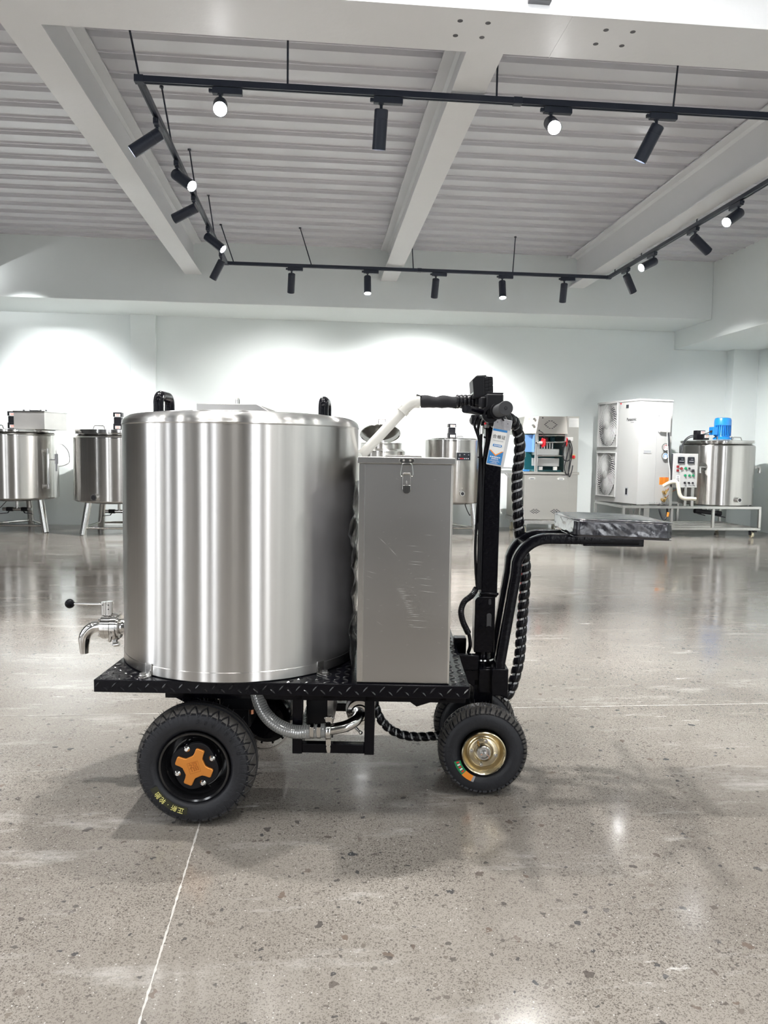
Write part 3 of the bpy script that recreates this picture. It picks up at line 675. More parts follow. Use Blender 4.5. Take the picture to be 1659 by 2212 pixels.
# ---- hanging battery cradle
m = M()
for u in (0.5305, 0.7325):
    for v_ in (0.115, 0.46): m.box(u - 0.0135, u + 0.0145, v_ - 0.015, v_ + 0.015, 0.166, 0.366)
m.box(0.544, 0.719, 0.103, 0.127, 0.168, 0.195); m.box(0.544, 0.719, 0.447, 0.473, 0.168, 0.195)
for u in (0.5305, 0.7325): m.box(u - 0.012, u + 0.012, 0.13, 0.445, 0.168, 0.192)
cradle = obj('battery_cradle', m, 'black', cart, bevel=0.002)
m = M(); m.box(0.552, 0.62, 0.16, 0.42, 0.196, 0.36); m.box(0.552, 0.606, 0.155, 0.16, 0.20, 0.232); m.box(0.556, 0.604, 0.155, 0.16, 0.325, 0.33)
obj('battery', m, 'blackmatt', cradle, bevel=0.004)
m = M(); m.box(0.611, 0.628, 0.148, 0.151, 0.196, 0.362); obj('battery_strap', m, 'steel', cradle)
m = M(); m.box(0.632, 0.642, 0.30, 0.303, 0.25, 0.362); obj('steel_strip', m, 'steel', cradle)
# ---- milk pump with hose, clamps
m = M(); m.lathe([(0.0005, 0.26), (0.038, 0.26), (0.042, 0.25), (0.042, 0.165), (0.036, 0.16), (0.036, 0.15), (0.0005, 0.15)], (0.704, 0, 0.276), 'y', 32)
pump = obj('milk_pump', m, 'sheet', cart)
m = M(); m.lathe([(0.018, 0.150), (0.034, 0.150), (0.0365, 0.147), (0.0365, 0.132), (0.0355, 0.130), (0.0255, 0.1295), (0.022, 0.126), (0.014, 0.126)], (0.704, 0, 0.276), 'y', 40); obj('flange', m, 'polish', pump)
m = M(); m.tube([(0.704, 0.14, 0.275), (0.703, 0.115, 0.274), (0.694, 0.09, 0.268), (0.672, 0.078, 0.258), (0.645, 0.074, 0.252), (0.622, 0.073, 0.248)], 0.0155, 20, smooth=5); obj('elbow', m, 'polish', pump)
m = M(); m.lathe([(0.015, 0.614), (0.0255, 0.614), (0.0265, 0.6155), (0.0265, 0.6265), (0.0255, 0.628), (0.015, 0.628)], (0, 0.073, 0.247), 'x', 36)
m.box(0.612, 0.63, 0.066, 0.08, 0.272, 0.286); m.box(0.614, 0.628, 0.066, 0.08, 0.205, 0.225); m.cyl((0.609, 0.073, 0.281), (0.633, 0.073, 0.281), 0.004, n=10)
m.prism([(-0.004, 0), (0.004, 0), (0.0065, -0.012), (0.005, -0.024), (-0.003, -0.024), (-0.0065, -0.01)], (0.621, 0.072, 0.208), (1, 0, 0), (0, 0, 1), 0.006); m.cyl((0.621, 0.069, 0.212), (0.621, 0.069, 0.194), 0.003, n=8)
obj('clamp', m, 'polish', pump, bevel=0.0008)
m = M(); m.tube([(0.672, 0.13, 0.245), (0.69, 0.125, 0.238), (0.706, 0.12, 0.225)], 0.004, 10, smooth=3); m.sphere((0.708, 0.12, 0.223), 0.006, 10); m.bar((0.66, 0.135, 0.242), (0.678, 0.13, 0.247), 0.008, 0.012); obj('wing_nut', m, 'polish', pump)
hp = catmull([(0.613, 0.073, 0.246), (0.56, 0.074, 0.240), (0.515, 0.078, 0.2405), (0.47, 0.085, 0.258), (0.436, 0.095, 0.290), (0.415, 0.11, 0.335), (0.408, 0.12, 0.372)], 14)
m = M(); m.tube(hp, [0.0190 + 0.0003 * cos(i * pi) for i in range(len(hp))], 20); hose = obj('suction_hose', m, 'hose', cart, smooth=50)
m = M()
for i in range(6, len(hp) - 2, 2):      # steel wire coil showing through the clear hose
    t = (hp[i + 1] - hp[i - 1]).normalized(); R = Vector((0, 0, 1)).rotation_difference(t).to_matrix()
    k = len(m.v); m.lathe([(0.0189, -0.0004), (0.0196, -0.0004), (0.0196, 0.0004), (0.0189, 0.0004), (0.0189, -0.0004)], n=24)
    for q in range(k, len(m.v)): m.v[q] = tuple(R @ vec(m.v[q]) + hp[i])
obj('wire_coil', m, 'polish', hose, kind='stuff')
for u in (0.576, 0.595):
    m = M(); m.lathe([(0.0198, u - 0.005), (0.0207, u - 0.005), (0.0207, u + 0.005), (0.0198, u + 0.005), (0.0198, u - 0.005)], (0, 0.0735, 0.2435), 'x', 28); m.box(u - 0.0055, u + 0.0055, 0.05, 0.0535, 0.238, 0.262); obj('band_clamp', m, 'polish', hose, bevel=0.0006)

# ---- tyres and wheels
def tyre_mesh(R, rb, Wd, groove, nt, npf):
    m = M(); flag = []; rc = (R + rb) / 2; h = R - rc; ph0, ph1 = radians(-68), radians(248); vs = []
    for i in range(nt):
        th = 2 * pi * i / nt
        for j in range(npf):
            ph = ph0 + (ph1 - ph0) * j / (npf - 1)
            cx, sx_ = cos(ph), sin(ph)
            e = 0.80
            px = (abs(cx) ** e) * (1 if cx > 0 else -1); pz = (abs(sx_) ** e) * (1 if sx_ > 0 else -1)
            yv = -px * Wd / 2; r = rc + pz * h           # ph=0 is the outer side (towards -v), ph=90 the crown
            dep = groove(th, ph, yv / (Wd / 2), r); flag.append(dep < 1e-6 and radians(24) < ph < radians(156))
            nr = Vector((-cx, sx_)).normalized()
            yv -= nr.x * dep; r -= nr.y * dep
            vs.append((r * cos(th), yv, r * sin(th)))
    fs = []
    for i in range(nt):
        a, b_ = i * npf, ((i + 1) % nt) * npf
        for j in range(npf - 1): fs.append((a + j, a + j + 1, b_ + j + 1, b_ + j))
    m.add(vs, fs); m.mi = [1 if sum(flag[q] for q in f_) >= 3 else 0 for f_ in fs]; return m
def tri(x): x = x % 1.0; return abs(2 * x - 1)
def groove_rear(th, ph, yy, r):
    n = 32; s = (ph - radians(22)) / radians(44)       # 0 lower edge of the shoulder blocks .. 1 towards the crown
    if ph > pi / 2: s = (radians(158) - ph) / radians(44)
    d = 0.0
    q = th / (2 * pi) * n
    if -0.05 < s < 1.35:
        z = tri(q) * 1.05
        if abs(s - 0.04 - z) < 0.075 * (1.0): d = 0.0036
        if abs(s - (0.10 + 0.10 * abs(sin(pi * q)))) < 0.05: d = 0.0030
    if 1.28 < s < 1.38 or 1.75 < s < 1.9: d = 0.003
    if -0.42 < s < -0.12 and (q * 2) % 1.0 < 0.10: d = 0.0014
    if s < 0 and not d: d = 0.0004
    return d
def groove_front(th, ph, yy, r):
    n = 26; s = (ph - radians(30)) / radians(60)
    if ph > pi / 2: s = (radians(150) - ph) / radians(60)
    q = th / (2 * pi) * n + (0.5 if ph > pi / 2 else 0.0); d = 0.0
    if -0.02 < s < 0.62:
        k = (q + 0.35 * s) % 1.0
        if k < 0.14: d = 0.0055
        elif 0.42 < k < 0.52 and s > 0.02: d = 0.0045
    if 0.60 < s < 0.67 and 0.0 < (q + 0.22) % 1.0 < 0.55: d = 0.004
    if 0.80 < s: 
        z = 0.90 + 0.07 * (2 * tri(q) - 1)
        if abs(s - z) < 0.03: d = 0.0045
    if s < -0.02: d = 0.0035
    return d
def hairs(m, R, Wd, n, seed):
    rr = random.Random(seed)
    for k in range(n):
        th = rr.uniform(0, 2 * pi); side = rr.uniform(-0.95, 0.5); yv = side * Wd / 2
        r = R * (1 - 0.10 * abs(side) ** 3) - 0.002; L = rr.uniform(.007, .015)
        d = Vector((cos(th + rr.uniform(-.3, .3)), side * 0.8 + rr.uniform(-.2, .2), sin(th + rr.uniform(-.3, .3)))).normalized()
        c = Vector((r * cos(th), yv, r * sin(th))); m.cyl(c, c + d * L, 0.00065, 0.0003, n=5, caps=False)
def arc_text(s, rad, a_mid, step, size, yv, mt, parent, tops_out=True, name='lettering', ex=0.0006):
    """letters along a circle in the wheel's own plane, seen from -v"""
    n = len(s)
    for i, chh in enumerate(s):
        if chh == ' ': continue
        a = a_mid - (i - (n - 1) / 2) * step if tops_out else a_mid + (i - (n - 1) / 2) * step
        upd = Vector((cos(a), 0, sin(a))); xd = Vector((sin(a), 0, -cos(a)))
        if not tops_out: upd = -upd; xd = -xd
        text(name, chh, size, Vector((cos(a) * rad, yv, sin(a) * rad)), xd, upd, mt, parent, extrude=ex)
def wheel(name, loc, parts):
    w = holder(name, cart, loc)
    for (nm, m, mt, bv) in parts: obj(nm, m, mt, w, bevel=bv, loc=(0, 0, 0))
    return w
RW, RWd = 0.1635, 0.102
# rear wheel
yo = -RWd / 2
t_m = tyre_mesh(RW, 0.090, RWd, groove_rear, 576, 64)
rim = M(); rim.lathe([(0.084, 0.045), (0.094, 0.043), (0.094, -0.038), (0.0965, -0.0425), (0.0945, -0.0455), (0.0895, -0.044), (0.0865, -0.036), (0.083, -0.02), (0.074, -0.012), (0.07, -0.008), (0.0005, -0.006)], (0, 0, 0), 'y', 72)
plate = M()
star = []
for k in range(72):
    t = 2 * pi * k / 72; star.append(((0.0635 + 0.0035 * cos(4 * (t - radians(70)))) * cos(t), (0.0635 + 0.0035 * cos(4 * (t - radians(70)))) * sin(t)))
plate.prism(star, (0, -0.022, 0), (1, 0, 0), (0, 0, 1), 0.014)
rot = radians(-20)                                        # cap arms sit 20 degrees off square
def rot2(p, a): return (p[0] * cos(a) - p[1] * sin(a), p[0] * sin(a) + p[1] * cos(a))
cross = []
aw, al, ci = 0.0122, 0.0515, 0.0228
for k in range(4):
    a = k * pi / 2 + rot
    arm = [(ci * 1.02, -ci * 0.80), (0.028, -aw * 1.12), (0.036, -aw), (al - 0.003, -aw), (al, -aw + 0.003), (al, aw - 0.003), (al - 0.003, aw), (0.036, aw), (0.028, aw * 1.12), (ci * 1.02, ci * 0.80)]
    cross += [rot2(p, a) for p in arm]
cap = M(); cap.prism(cross, (0, -0.036, 0), (1, 0, 0), (0, 0, 1), 0.008)
nuts = []
for k in range(4):
    a = k * pi / 2 + rot + pi / 4; c = rot2((0.0515, 0), a)
    nm = M(); nm.cyl((c[0], -0.014, c[1]), (c[0], -0.036, c[1]), 0.0088, n=18); nm.cyl((c[0], -0.036, c[1]), (c[0], -0.040, c[1]), 0.0088, 0.0045, n=18)
    cu = M(); cu.lathe([(0.0105, -0.022), (0.0145, -0.022), (0.0145, -0.026), (0.0125, -0.028), (0.0105, -0.026)], (c[0], 0, c[1]), 'y', 20)
    nuts += [('wheel_nut', nm, 'polish', 0.0), ('nut_cup', cu, 'black', 0.0)]
hr = M(); hairs(hr, RW, RWd, 170, 3)
axl = M(); axl.cyl((0, 0.0, 0), (0, 0.06, 0), 0.02, n=20)
rw = wheel('rear_wheel', (0.266, 0.046, RW), [('tyre', t_m, ['rubber', 'tread'], 0), ('rim', rim, 'rimblack', 0), ('hub_plate', plate, 'blackmatt', 0.0025), ('hub_cap', cap, 'orange', 0.0015), ('axle_stub', axl, 'black', 0)] + nuts)
h_o = obj('rubber_hairs', hr, 'rubber', rw, loc=(0, 0, 0), kind='stuff', smooth=0)
# engraved diamond with the good-fortune character on the cap
e = M(); q = 0.0178
def frame_poly(m, q, w, a, yv):
    P = [rot2((sx * q, sz * q), a) for sx, sz in ((-1, -1), (1, -1), (1, 1), (-1, 1))]
    Q = [rot2((sx * (q - w), sz * (q - w)), a) for sx, sz in ((-1, -1), (1, -1), (1, 1), (-1, 1))]
    m.add([(p[0], yv, p[1]) for p in P + Q], [(i, (i + 1) % 4, 4 + (i + 1) % 4, 4 + i) for i in range(4)])
frame_poly(e, 0.0152, 0.0008, radians(18), -0.0442); obj('emblem_frame', e, 'darkorange', rw, loc=(0, 0, 0), smooth=0)
a = radians(18)
text('emblem', '\u798f', 0.027, (0, -0.0441, 0), (cos(a), 0, sin(a)), (-sin(a), 0, cos(a)), 'darkorange', rw, extrude=0.0003)
rw2 = copy_tree(rw, cart); rw2.location = (0.266, 0.654, RW)   # far rear wheel, plain
rw2.rotation_euler = (0, 0, pi)
# sticker and markings on the near tyre
st = M(); a0, a1 = radians(207), radians(262); vs = []
for i in range(17):
    t = a0 + (a1 - a0) * i / 16
    for (r, dy) in ((0.1095, 0.0), (0.1305, 0.0016)): vs.append((r * cos(t), yo - 0.0012 + dy, r * sin(t)))
st.add(vs, [(2 * i, 2 * i + 2, 2 * i + 3, 2 * i + 1) for i in range(16)])
obj('sticker', st, 'oldfilm', rw, loc=(0, 0, 0))
arc_text('\u6b63\u65b0\u00b7\u8f6e\u80ce', 0.1205, radians(236), radians(8.8), 0.0175, yo - 0.0015, 'yellow', rw)
arc_text('300/70-6', 0.128, radians(52), radians(9.2), 0.017, yo - 0.0010, 'rubber', rw, ex=0.0009)

# front wheels: yellow-zinc rims
FR, FW = 0.1335, 0.098
t_m = tyre_mesh(FR, 0.060, FW, groove_front, 576, 60)
rim = M(); rim.lathe([(0.055, 0.045), (0.064, 0.045), (0.064, -0.043), (0.0655, -0.0475), (0.063, -0.050), (0.059, -0.046), (0.0555, -0.036), (0.048, -0.029), (0.0455, -0.030), (0.0435, -0.0365), (0.042, -0.0375), (0.029, -0.0375), (0.0275, -0.036), (0.0265, -0.022), (0.0005, -0.020)], (0, 0, 0), 'y', 64)
hub = M(); hub.lathe([(0.0215, -0.018), (0.0215, -0.044), (0.0195, -0.046), (0.0155, -0.046), (0.0145, -0.040), (0.0005, -0.040)], (0, 0, 0), 'y', 40)
axn = M(); axn.cyl((0, -0.04, 0), (0, -0.053, 0), 0.0105, n=6); axn.cyl((0, -0.053, 0), (0, -0.061, 0), 0.0068, n=20)
pin = M(); pin.tube([(-0.011, -0.058, 0.001), (0.0, -0.0585, 0.003), (0.013, -0.058, -0.002), (0.014, -0.055, -0.013)], 0.001, 6, smooth=3)
nuts = []
for k in range(4):
    t = radians(80 + 90 * k); c = (0.0365 * cos(t), 0.0365 * sin(t)); nm = M(); nm.cyl((c[0], -0.037, c[1]), (c[0], -0.0425, c[1]), 0.0058, n=6); nm.cyl((c[0], -0.0425, c[1]), (c[0], -0.0445, c[1]), 0.003, n=10); nuts.append(('bolt', nm, 'polish', 0))
vl = M(); t = radians(122); vl.cyl((0.021 * cos(t), -0.028, 0.021 * sin(t)), (0.028 * cos(t), -0.047, 0.028 * sin(t)), 0.0042, n=14); vl2 = M(); vl2.cyl((0.028 * cos(t), -0.047, 0.028 * sin(t)), (0.036 * cos(t), -0.051, 0.041 * sin(t)), 0.0028, n=10)
hr = M(); hairs(hr, FR, FW, 150, 5)
fw = wheel('front_wheel', (1.069, 0.252, FR), [('tyre', t_m, ['rubber', 'tread'], 0), ('rim', rim, 'zinc', 0), ('hub', hub, 'steel', 0), ('axle_nut', axn, 'steel', 0.0006), ('split_pin', pin, 'copper', 0), ('valve_grommet', vl, 'blackmatt', 0), ('valve', vl2, 'brass', 0)] + nuts)
obj('rubber_hairs', hr, 'rubber', fw, loc=(0, 0, 0), kind='stuff', smooth=0)
fw2 = copy_tree(fw, cart); fw2.location = (1.069, 0.468, FR); fw2.rotation_euler = (0, 0, pi)
def ring_sector(r0, r1, a0, a1, yv, n=12):
    m = M(); vs = []
    for i in range(n + 1):
        t = a0 + (a1 - a0) * i / n; vs += [(r0 * cos(t), yv, r0 * sin(t)), (r1 * cos(t), yv + 0.0015, r1 * sin(t))]
    m.add(vs, [(2 * i, 2 * i + 2, 2 * i + 3, 2 * i + 1) for i in range(n)]); return m
fy = -FW / 2 - 0.0012
obj('sticker', ring_sector(0.072, 0.091, radians(196), radians(225), fy), 'green', fw, loc=(0, 0, 0))
obj('sticker', ring_sector(0.072, 0.091, radians(225), radians(246), fy), 'orangeP', fw, loc=(0, 0, 0))
obj('sticker_edge', ring_sector(0.072, 0.091, radians(246), radians(251), fy), 'film', fw, loc=(0, 0, 0))
for k in range(5):
    t = radians(199 + 5.4 * k); m = M(); m.obox((0.081 * cos(t), fy - 0.0004, 0.081 * sin(t)), 0.0085, 0.0006, 0.0042, Matrix.Rotation(-t, 3, 'Y')); obj('sticker_mark', m, 'red' if k % 2 == 0 else 'paper', fw, loc=(0, 0, 0))

# ---- steering head, fork, column
m = M()
m.box(1.046, 1.106, 0.315, 0.405, 0.235, 0.325)
m.box(1.058, 1.10, 0.325, 0.395, 0.115, 0.30)
m.prism([(0.985, 0.345), (1.045, 0.30), (1.105, 0.315), (1.105, 0.365), (1.04, 0.352), (0.985, 0.395)], (0, 0.405, 0), (1, 0, 0), (0, 0, 1), 0.09)
m.box(0.995, 1.06, 0.31, 0.335, 0.352, 0.40); m.box(0.99, 1.03, 0.40, 0.44, 0.38, 0.43)
m.box(1.05, 1.085, 0.23, 0.49, 0.115, 0.152)
fork = obj('fork_carrier', m, 'black', cart, bevel=0.003)
m = M(); m.cyl((1.069, 0.225, FR), (1.069, 0.495, FR), 0.012, n=16); obj('front_axle', m, 'black', fork)
m = M(); m.lathe([(0.0005, 0.30), (0.029, 0.30), (0.029, 0.372), (0.027, 0.374), (0.022, 0.40), (0.0005, 0.405)], (1.077, 0.36, 0), n=32); obj('head_tube', m, 'black', fork)
m = M(); m.lathe([(0.022, 0.3745), (0.034, 0.3745), (0.035, 0.377), (0.034, 0.381), (0.022, 0.3825), (0.022, 0.3745)], (1.077, 0.36, 0), n=36); obj('bearing_ring', m, 'polish', fork)
m = M(); m.lathe([(0.019, 0.384), (0.023, 0.386), (0.023, 0.404), (0.02, 0.406)], (1.077, 0.36, 0), n=32); obj('lock_nut', m, 'black', fork)
# column bracket: rounded plate, bolts, oval weld
pl = [(1.046, 0.404), (1.108, 0.404), (1.108, 0.578), (1.062, 0.578)] + [(1.062 + 0.016 * cos(t), 0.562 + 0.016 * sin(t)) for t in [pi / 2 + pi / 2 * k / 6 for k in range(1, 7)]]
m = M(); m.prism(pl, (0, 0.392, 0), (1, 0, 0), (0, 0, 1), 0.066)
col = obj('column_bracket', m, 'black', cart, bevel=0.0025)
for z in (0.549, 0.480):
    m = M(); m.cyl((1.066, 0.326, z), (1.066, 0.3195, z), 0.0085, n=6); m.cyl((1.066, 0.3195, z), (1.066, 0.3165, z), 0.004, n=12); m.cyl((1.066, 0.3262, z), (1.066, 0.3245, z), 0.0105, n=18); obj('bolt', m, 'black', col)
m = M(); m.prism(rrect(0.015, 0.05, 0.007, cx=0, cy=0), (1.0895, 0.326, 0.503), (1, 0, 0), (0, 0, 1), 0.003); obj('weld_slot', m, 'frame_dark', col, bevel=0.001)
m = M(); m.cyl((1.0895, 0.326, 0.479), (1.0895, 0.3225, 0.479), 0.0098, n=24); obj('plug', m, 'black', col)
m = M(); m.prism(rrect(0.008, 0.018, 0.0035), (1.091, 0.326, 0.563), (1, 0, 0), (0, 0, 1), 0.002); obj('bracket_slot', m, 'ink', col)
m = M(); m.bar((1.089, 0.36, 0.575), (1.0915, 0.36, 1.115), 0.05, 0.05, up=(0, 1, 0))
column = obj('steering_column', m, 'black', cart, bevel=0.003)
m = M(); m.tube([(1.062, 0.332, 0.588), (1.116, 0.332, 0.585)], 0.004, 8); m.box(1.06, 1.118, 0.33, 0.39, 0.583, 0.5905); obj('collar', m, 'black', column, bevel=0.001)
m = M(); m.cyl((1.0815, 0.36, 1.09), (1.081, 0.36, 1.15), 0.021, n=24); m.box(1.056, 1.108, 0.335, 0.385, 1.098, 1.118); obj('stem', m, 'blackmatt', column)
# cables down the column
cab = [([(1.045, 0.30, 1.12), (1.04, 0.31, 1.08), (1.052, 0.325, 1.03), (1.056, 0.33, 0.95), (1.056, 0.33, 0.70), (1.055, 0.33, 0.60)], 0.0045),
       ([(1.05, 0.28, 1.11), (1.048, 0.29, 1.07), (1.05, 0.32, 1.0), (1.049, 0.33, 0.90), (1.043, 0.33, 0.75), (1.046, 0.33, 0.66), (1.052, 0.33, 0.60)], 0.0042),
       ([(1.06, 0.27, 1.10), (1.064, 0.285, 1.06), (1.061, 0.32, 1.0), (1.061, 0.329, 0.9), (1.061, 0.329, 0.6)], 0.0035),
       ([(1.036, 0.30, 1.125), (1.028, 0.30, 1.10), (1.046, 0.315, 1.05), (1.0525, 0.325, 0.98), (1.0525, 0.325, 0.9), (1.0525, 0.326, 0.62)], 0.004)]
for P, r in cab:
    m = M(); m.tube(P, r, 8, smooth=6); obj('cable', m, 'spiral', column)
m = M(); m.box(1.042, 1.066, 0.318, 0.338, 1.002, 1.006); obj('cable_tie', m, 'blackmatt', column)
m = M(); m.tube([(1.06, 0.32, 1.065), (1.085, 0.28, 1.055), (1.105, 0.24, 1.075), (1.108, 0.22, 1.10), (1.095, 0.2, 1.115)], 0.0028, 8, smooth=6); obj('cable', m, 'spiral', column)
cp = catmull([(1.05, 0.33, 0.605), (1.035, 0.325, 0.582), (1.012, 0.32, 0.563), (1.003, 0.32, 0.535), (1.009, 0.325, 0.503), (1.022, 0.33, 0.475), (1.032, 0.34, 0.452), (1.036, 0.345, 0.42), (1.032, 0.36, 0.395)], 14)
m = M(); m.tube(cp, [0.0088 + (0.0010 if i % 2 else -0.0003) if i < 78 else 0.0055 for i in range(len(cp))], 12); obj('corrugated_conduit', m, 'spiral', column, smooth=50)

# ---- handlebar
HU, HZ = 1.075, 1.132
m = M(); m.cyl((HU, 0.03, HZ), (HU, 0.70, HZ), 0.011, n=20)
bar = obj('handlebar', m, 'black', cart)
for (a, b_) in ((0.0, 0.125), (0.73, 0.60)):
    s = 1 if b_ > a else -1; L = abs(b_ - a); pr = [(0.004, 0.0), (0.0178, 0.0), (0.0188, 0.0015), (0.0188, 0.008)]
    for k in range(int((L - 0.01) / 0.005)): pr += [(0.0176, 0.0085 + 0.005 * k), (0.0176, 0.0105 + 0.005 * k), (0.0171, 0.011 + 0.005 * k), (0.0171, 0.013 + 0.005 * k)]
    pr += [(0.0178, L - 0.002), (0.012, L)]
    m = M(); m.lathe([(r, a + s * h) for r, h in pr], (HU, 0, HZ), 'y', 40); obj('grip', m, 'grip', bar)
m = M(); m.cyl((HU, -0.0012, HZ), (HU, 0.004, HZ), 0.0034, n=14); obj('grip_hole', m, 'ink', bar)
for (v_, s) in ((0.165, 1), (0.565, -1)):
    m = M(); m.cyl((HU, v_ - 0.02, HZ), (HU, v_ + 0.02, HZ), 0.0195, n=24); m.box(HU - 0.03, HU + 0.01, v_ - 0.014, v_ + 0.014, HZ - 0.02, HZ + 0.012); obj('lever_clamp', m, 'blackmatt', bar, bevel=0.003)
    if s < 0: continue
    m = M(); P = catmull([(HU - 0.005, v_, HZ - 0.004), (HU - 0.035, v_ - s * 0.004, HZ - 0.003), (HU - 0.062, v_ - s * 0.03, HZ - 0.001), (HU - 0.092, v_ - s * 0.075, HZ + 0.001)], 6)
    m.sweep(P, rrect(0.024, 0.017, 0.007, 3), up=(0, 0, 1), scale=[0.55 + 0.65 * min(1, k / (len(P) - 4)) for k in range(len(P))]); obj('brake_lever', m, 'black', bar)
m = M(); m.cyl((HU, 0.128, HZ), (HU, 0.143, HZ), 0.0225, n=30); m.lathe([(0.014, 0.145), (0.024, 0.145), (0.024, 0.155), (0.014, 0.155)], (HU - 0.02, 0, HZ - 0.008), 'y', 24); obj('throttle_ring', m, 'blackmatt', bar)
m = M(); m.box(1.05, 1.098, 0.20, 0.30, HZ + 0.006, HZ + 0.052); m.box(1.092, 1.112, 0.21, 0.28, HZ + 0.012, HZ + 0.03); m.box(1.036, 1.052, 0.22, 0.28, HZ + 0.012, HZ + 0.045); obj('switch_housing', m, 'blackmatt', bar, bevel=0.004)
m = M(); m.box(1.053, 1.098, 0.205, 0.295, HZ + 0.052, HZ + 0.056); obj('switch_cover', m, 'black', bar, bevel=0.001)
m = M(); m.box(1.076, 1.112, 0.215, 0.285, HZ + 0.03, HZ + 0.034); obj('switch_tab', m, 'polish', bar, bevel=0.001)
m = M(); m.box(1.052, 1.066, 0.255, 0.27, HZ - 0.042, HZ - 0.028); m.cyl((1.046, 0.26, HZ - 0.036), (1.046, 0.26, HZ - 0.06), 0.006, n=10); obj('brake_switch', m, 'steel', bar)
m = M(); m.sphere((1.054, 0.25, HZ - 0.03), 0.0035, 10); obj('red_connector', m, 'red', bar)
m = M(); m.box(1.062, 1.112, 0.24, 0.42, HZ - 0.035, HZ - 0.01); m.cyl((1.085, 0.25, HZ - 0.02), (1.085, 0.25, HZ - 0.07), 0.007, n=12); m.cyl((1.1, 0.27, HZ - 0.02), (1.1, 0.27, HZ - 0.055), 0.006, n=12); obj('bar_clamp', m, 'blackmatt', bar, bevel=0.003)
# headlamp
Rl = Matrix.Rotation(radians(-3), 3, 'Y'); c = Vector((1.048, 0.34, 1.214))
def lp(m, x, y_, z, sx, sy, sz): m.obox(c + Rl @ Vector((x, y_, z)), sx, sy, sz, Rl)
m = M(); 
pl = [(-0.026, -0.034), (0.029, -0.028), (0.031, 0.025), (0.002, 0.029), (-0.018, 0.030), (-0.029, 0.019)]
k = len(m.v); m.prism(pl, (0, 0.05, 0), (1, 0, 0), (0, 0, 1), 0.10)
for i in range(k, len(m.v)): m.v[i] = tuple(Rl @ vec(m.v[i]) + c)
lp(m, 0.0, 0, 0.030, 0.028, 0.07, 0.006); lp(m, 0.004, 0, -0.001, 0.0025, 0.103, 0.058)
lampo = obj('headlamp', m, 'blackmatt', bar, bevel=0.004)
m = M(); lp(m, -0.024, 0, 0.0, 0.006, 0.09, 0.046); obj('headlamp_lens', m, 'lcd', bar, bevel=0.002)
m = M()
for i in range(2):
    for j in range(5):
        lp(m, 0.0115 + 0.0108 * i, -0.0495, 0.0195 - 0.0102 * j + (0.002 if i else 0), 0.0098, 0.004, 0.0094); lp(m, 0.029, -0.036 + 0.018 * j, 0.012 - 0.022 * i, 0.006, 0.016, 0.02)
obj('headlamp_fins', m, 'blackmatt', bar, bevel=0.001)
m = M(); m.bar((1.048, 0.34, 1.16), (1.05, 0.34, 1.195), 0.03, 0.016, up=(0, 1, 0)); obj('headlamp_bracket', m, 'blackmatt', bar, bevel=0.002)

# ---- white pipe bridging from tank to handlebar, with black sleeve and tape
PV = 0.36
m = M(); m.tube([(0.692, PV, 1.006), (0.823, PV, 1.150)], 0.0155, 20); m.tube([(0.842, PV, 1.169), (0.885, PV, 1.171)], 0.0135, 20)
pipe = obj('pvc_pipe', m, 'pvc', cart)
m = M(); m.tube(catmull([(0.812, PV, 1.139), (0.826, PV, 1.155), (0.843, PV, 1.168), (0.864, PV, 1.171)], 5), 0.0193, 20)
d = Vector((0.131, 0, 0.144)).normalized(); m.cyl(Vector((0.812, PV, 1.139)) - d * 0.001, Vector((0.812, PV, 1.139)) + d * 0.01, 0.0208, n=20); m.cyl((0.857, PV, 1.171), (0.867, PV, 1.171), 0.0208, n=20)
for k in range(10):
    t = 2 * pi * k / 10; o_ = Vector((0, cos(t), 0)) * 0.0195; s_ = Vector((-d.z, 0, d.x)) * sin(t) * 0.0195
    m.bar(Vector((0.812, PV, 1.139)) + o_ + s_, Vector((0.821, PV, 1.149)) + o_ + s_, 0.003, 0.003)
obj('elbow', m, 'pvc', pipe)
sp = [(0.868 + 0.11 * i / 16, PV, 1.170 + 0.0012 * sin(i * 0.7)) for i in range(17)]
m = M(); m.tube(sp, [0.0185 + 0.0012 * sin(i * 0.8) - (0.0015 if i in (7, 8) else 0) for i in range(17)], 24); m.obox((0.863, PV - 0.01, 1.188), 0.016, 0.01, 0.003, Matrix.Rotation(radians(18), 3, 'Y')); obj('foam_sleeve', m, 'cloth', pipe)
sp = [(0.976 + 0.062 * i / 30, PV, 1.172) for i in range(31)]
m = M(); m.tube(sp, [0.0192 + 0.0022 * abs(sin(i * 0.55)) - 0.004 * max(0, i - 22) / 8 for i in range(31)], 24); obj('tape_winding', m, 'spiral', pipe)
m = M(); m.tube([(1.035, PV, 1.170), (1.06, PV, 1.158), (1.085, PV, 1.15)], 0.012, 14, smooth=4); obj('inner_pipe', m, 'blackmatt', pipe)

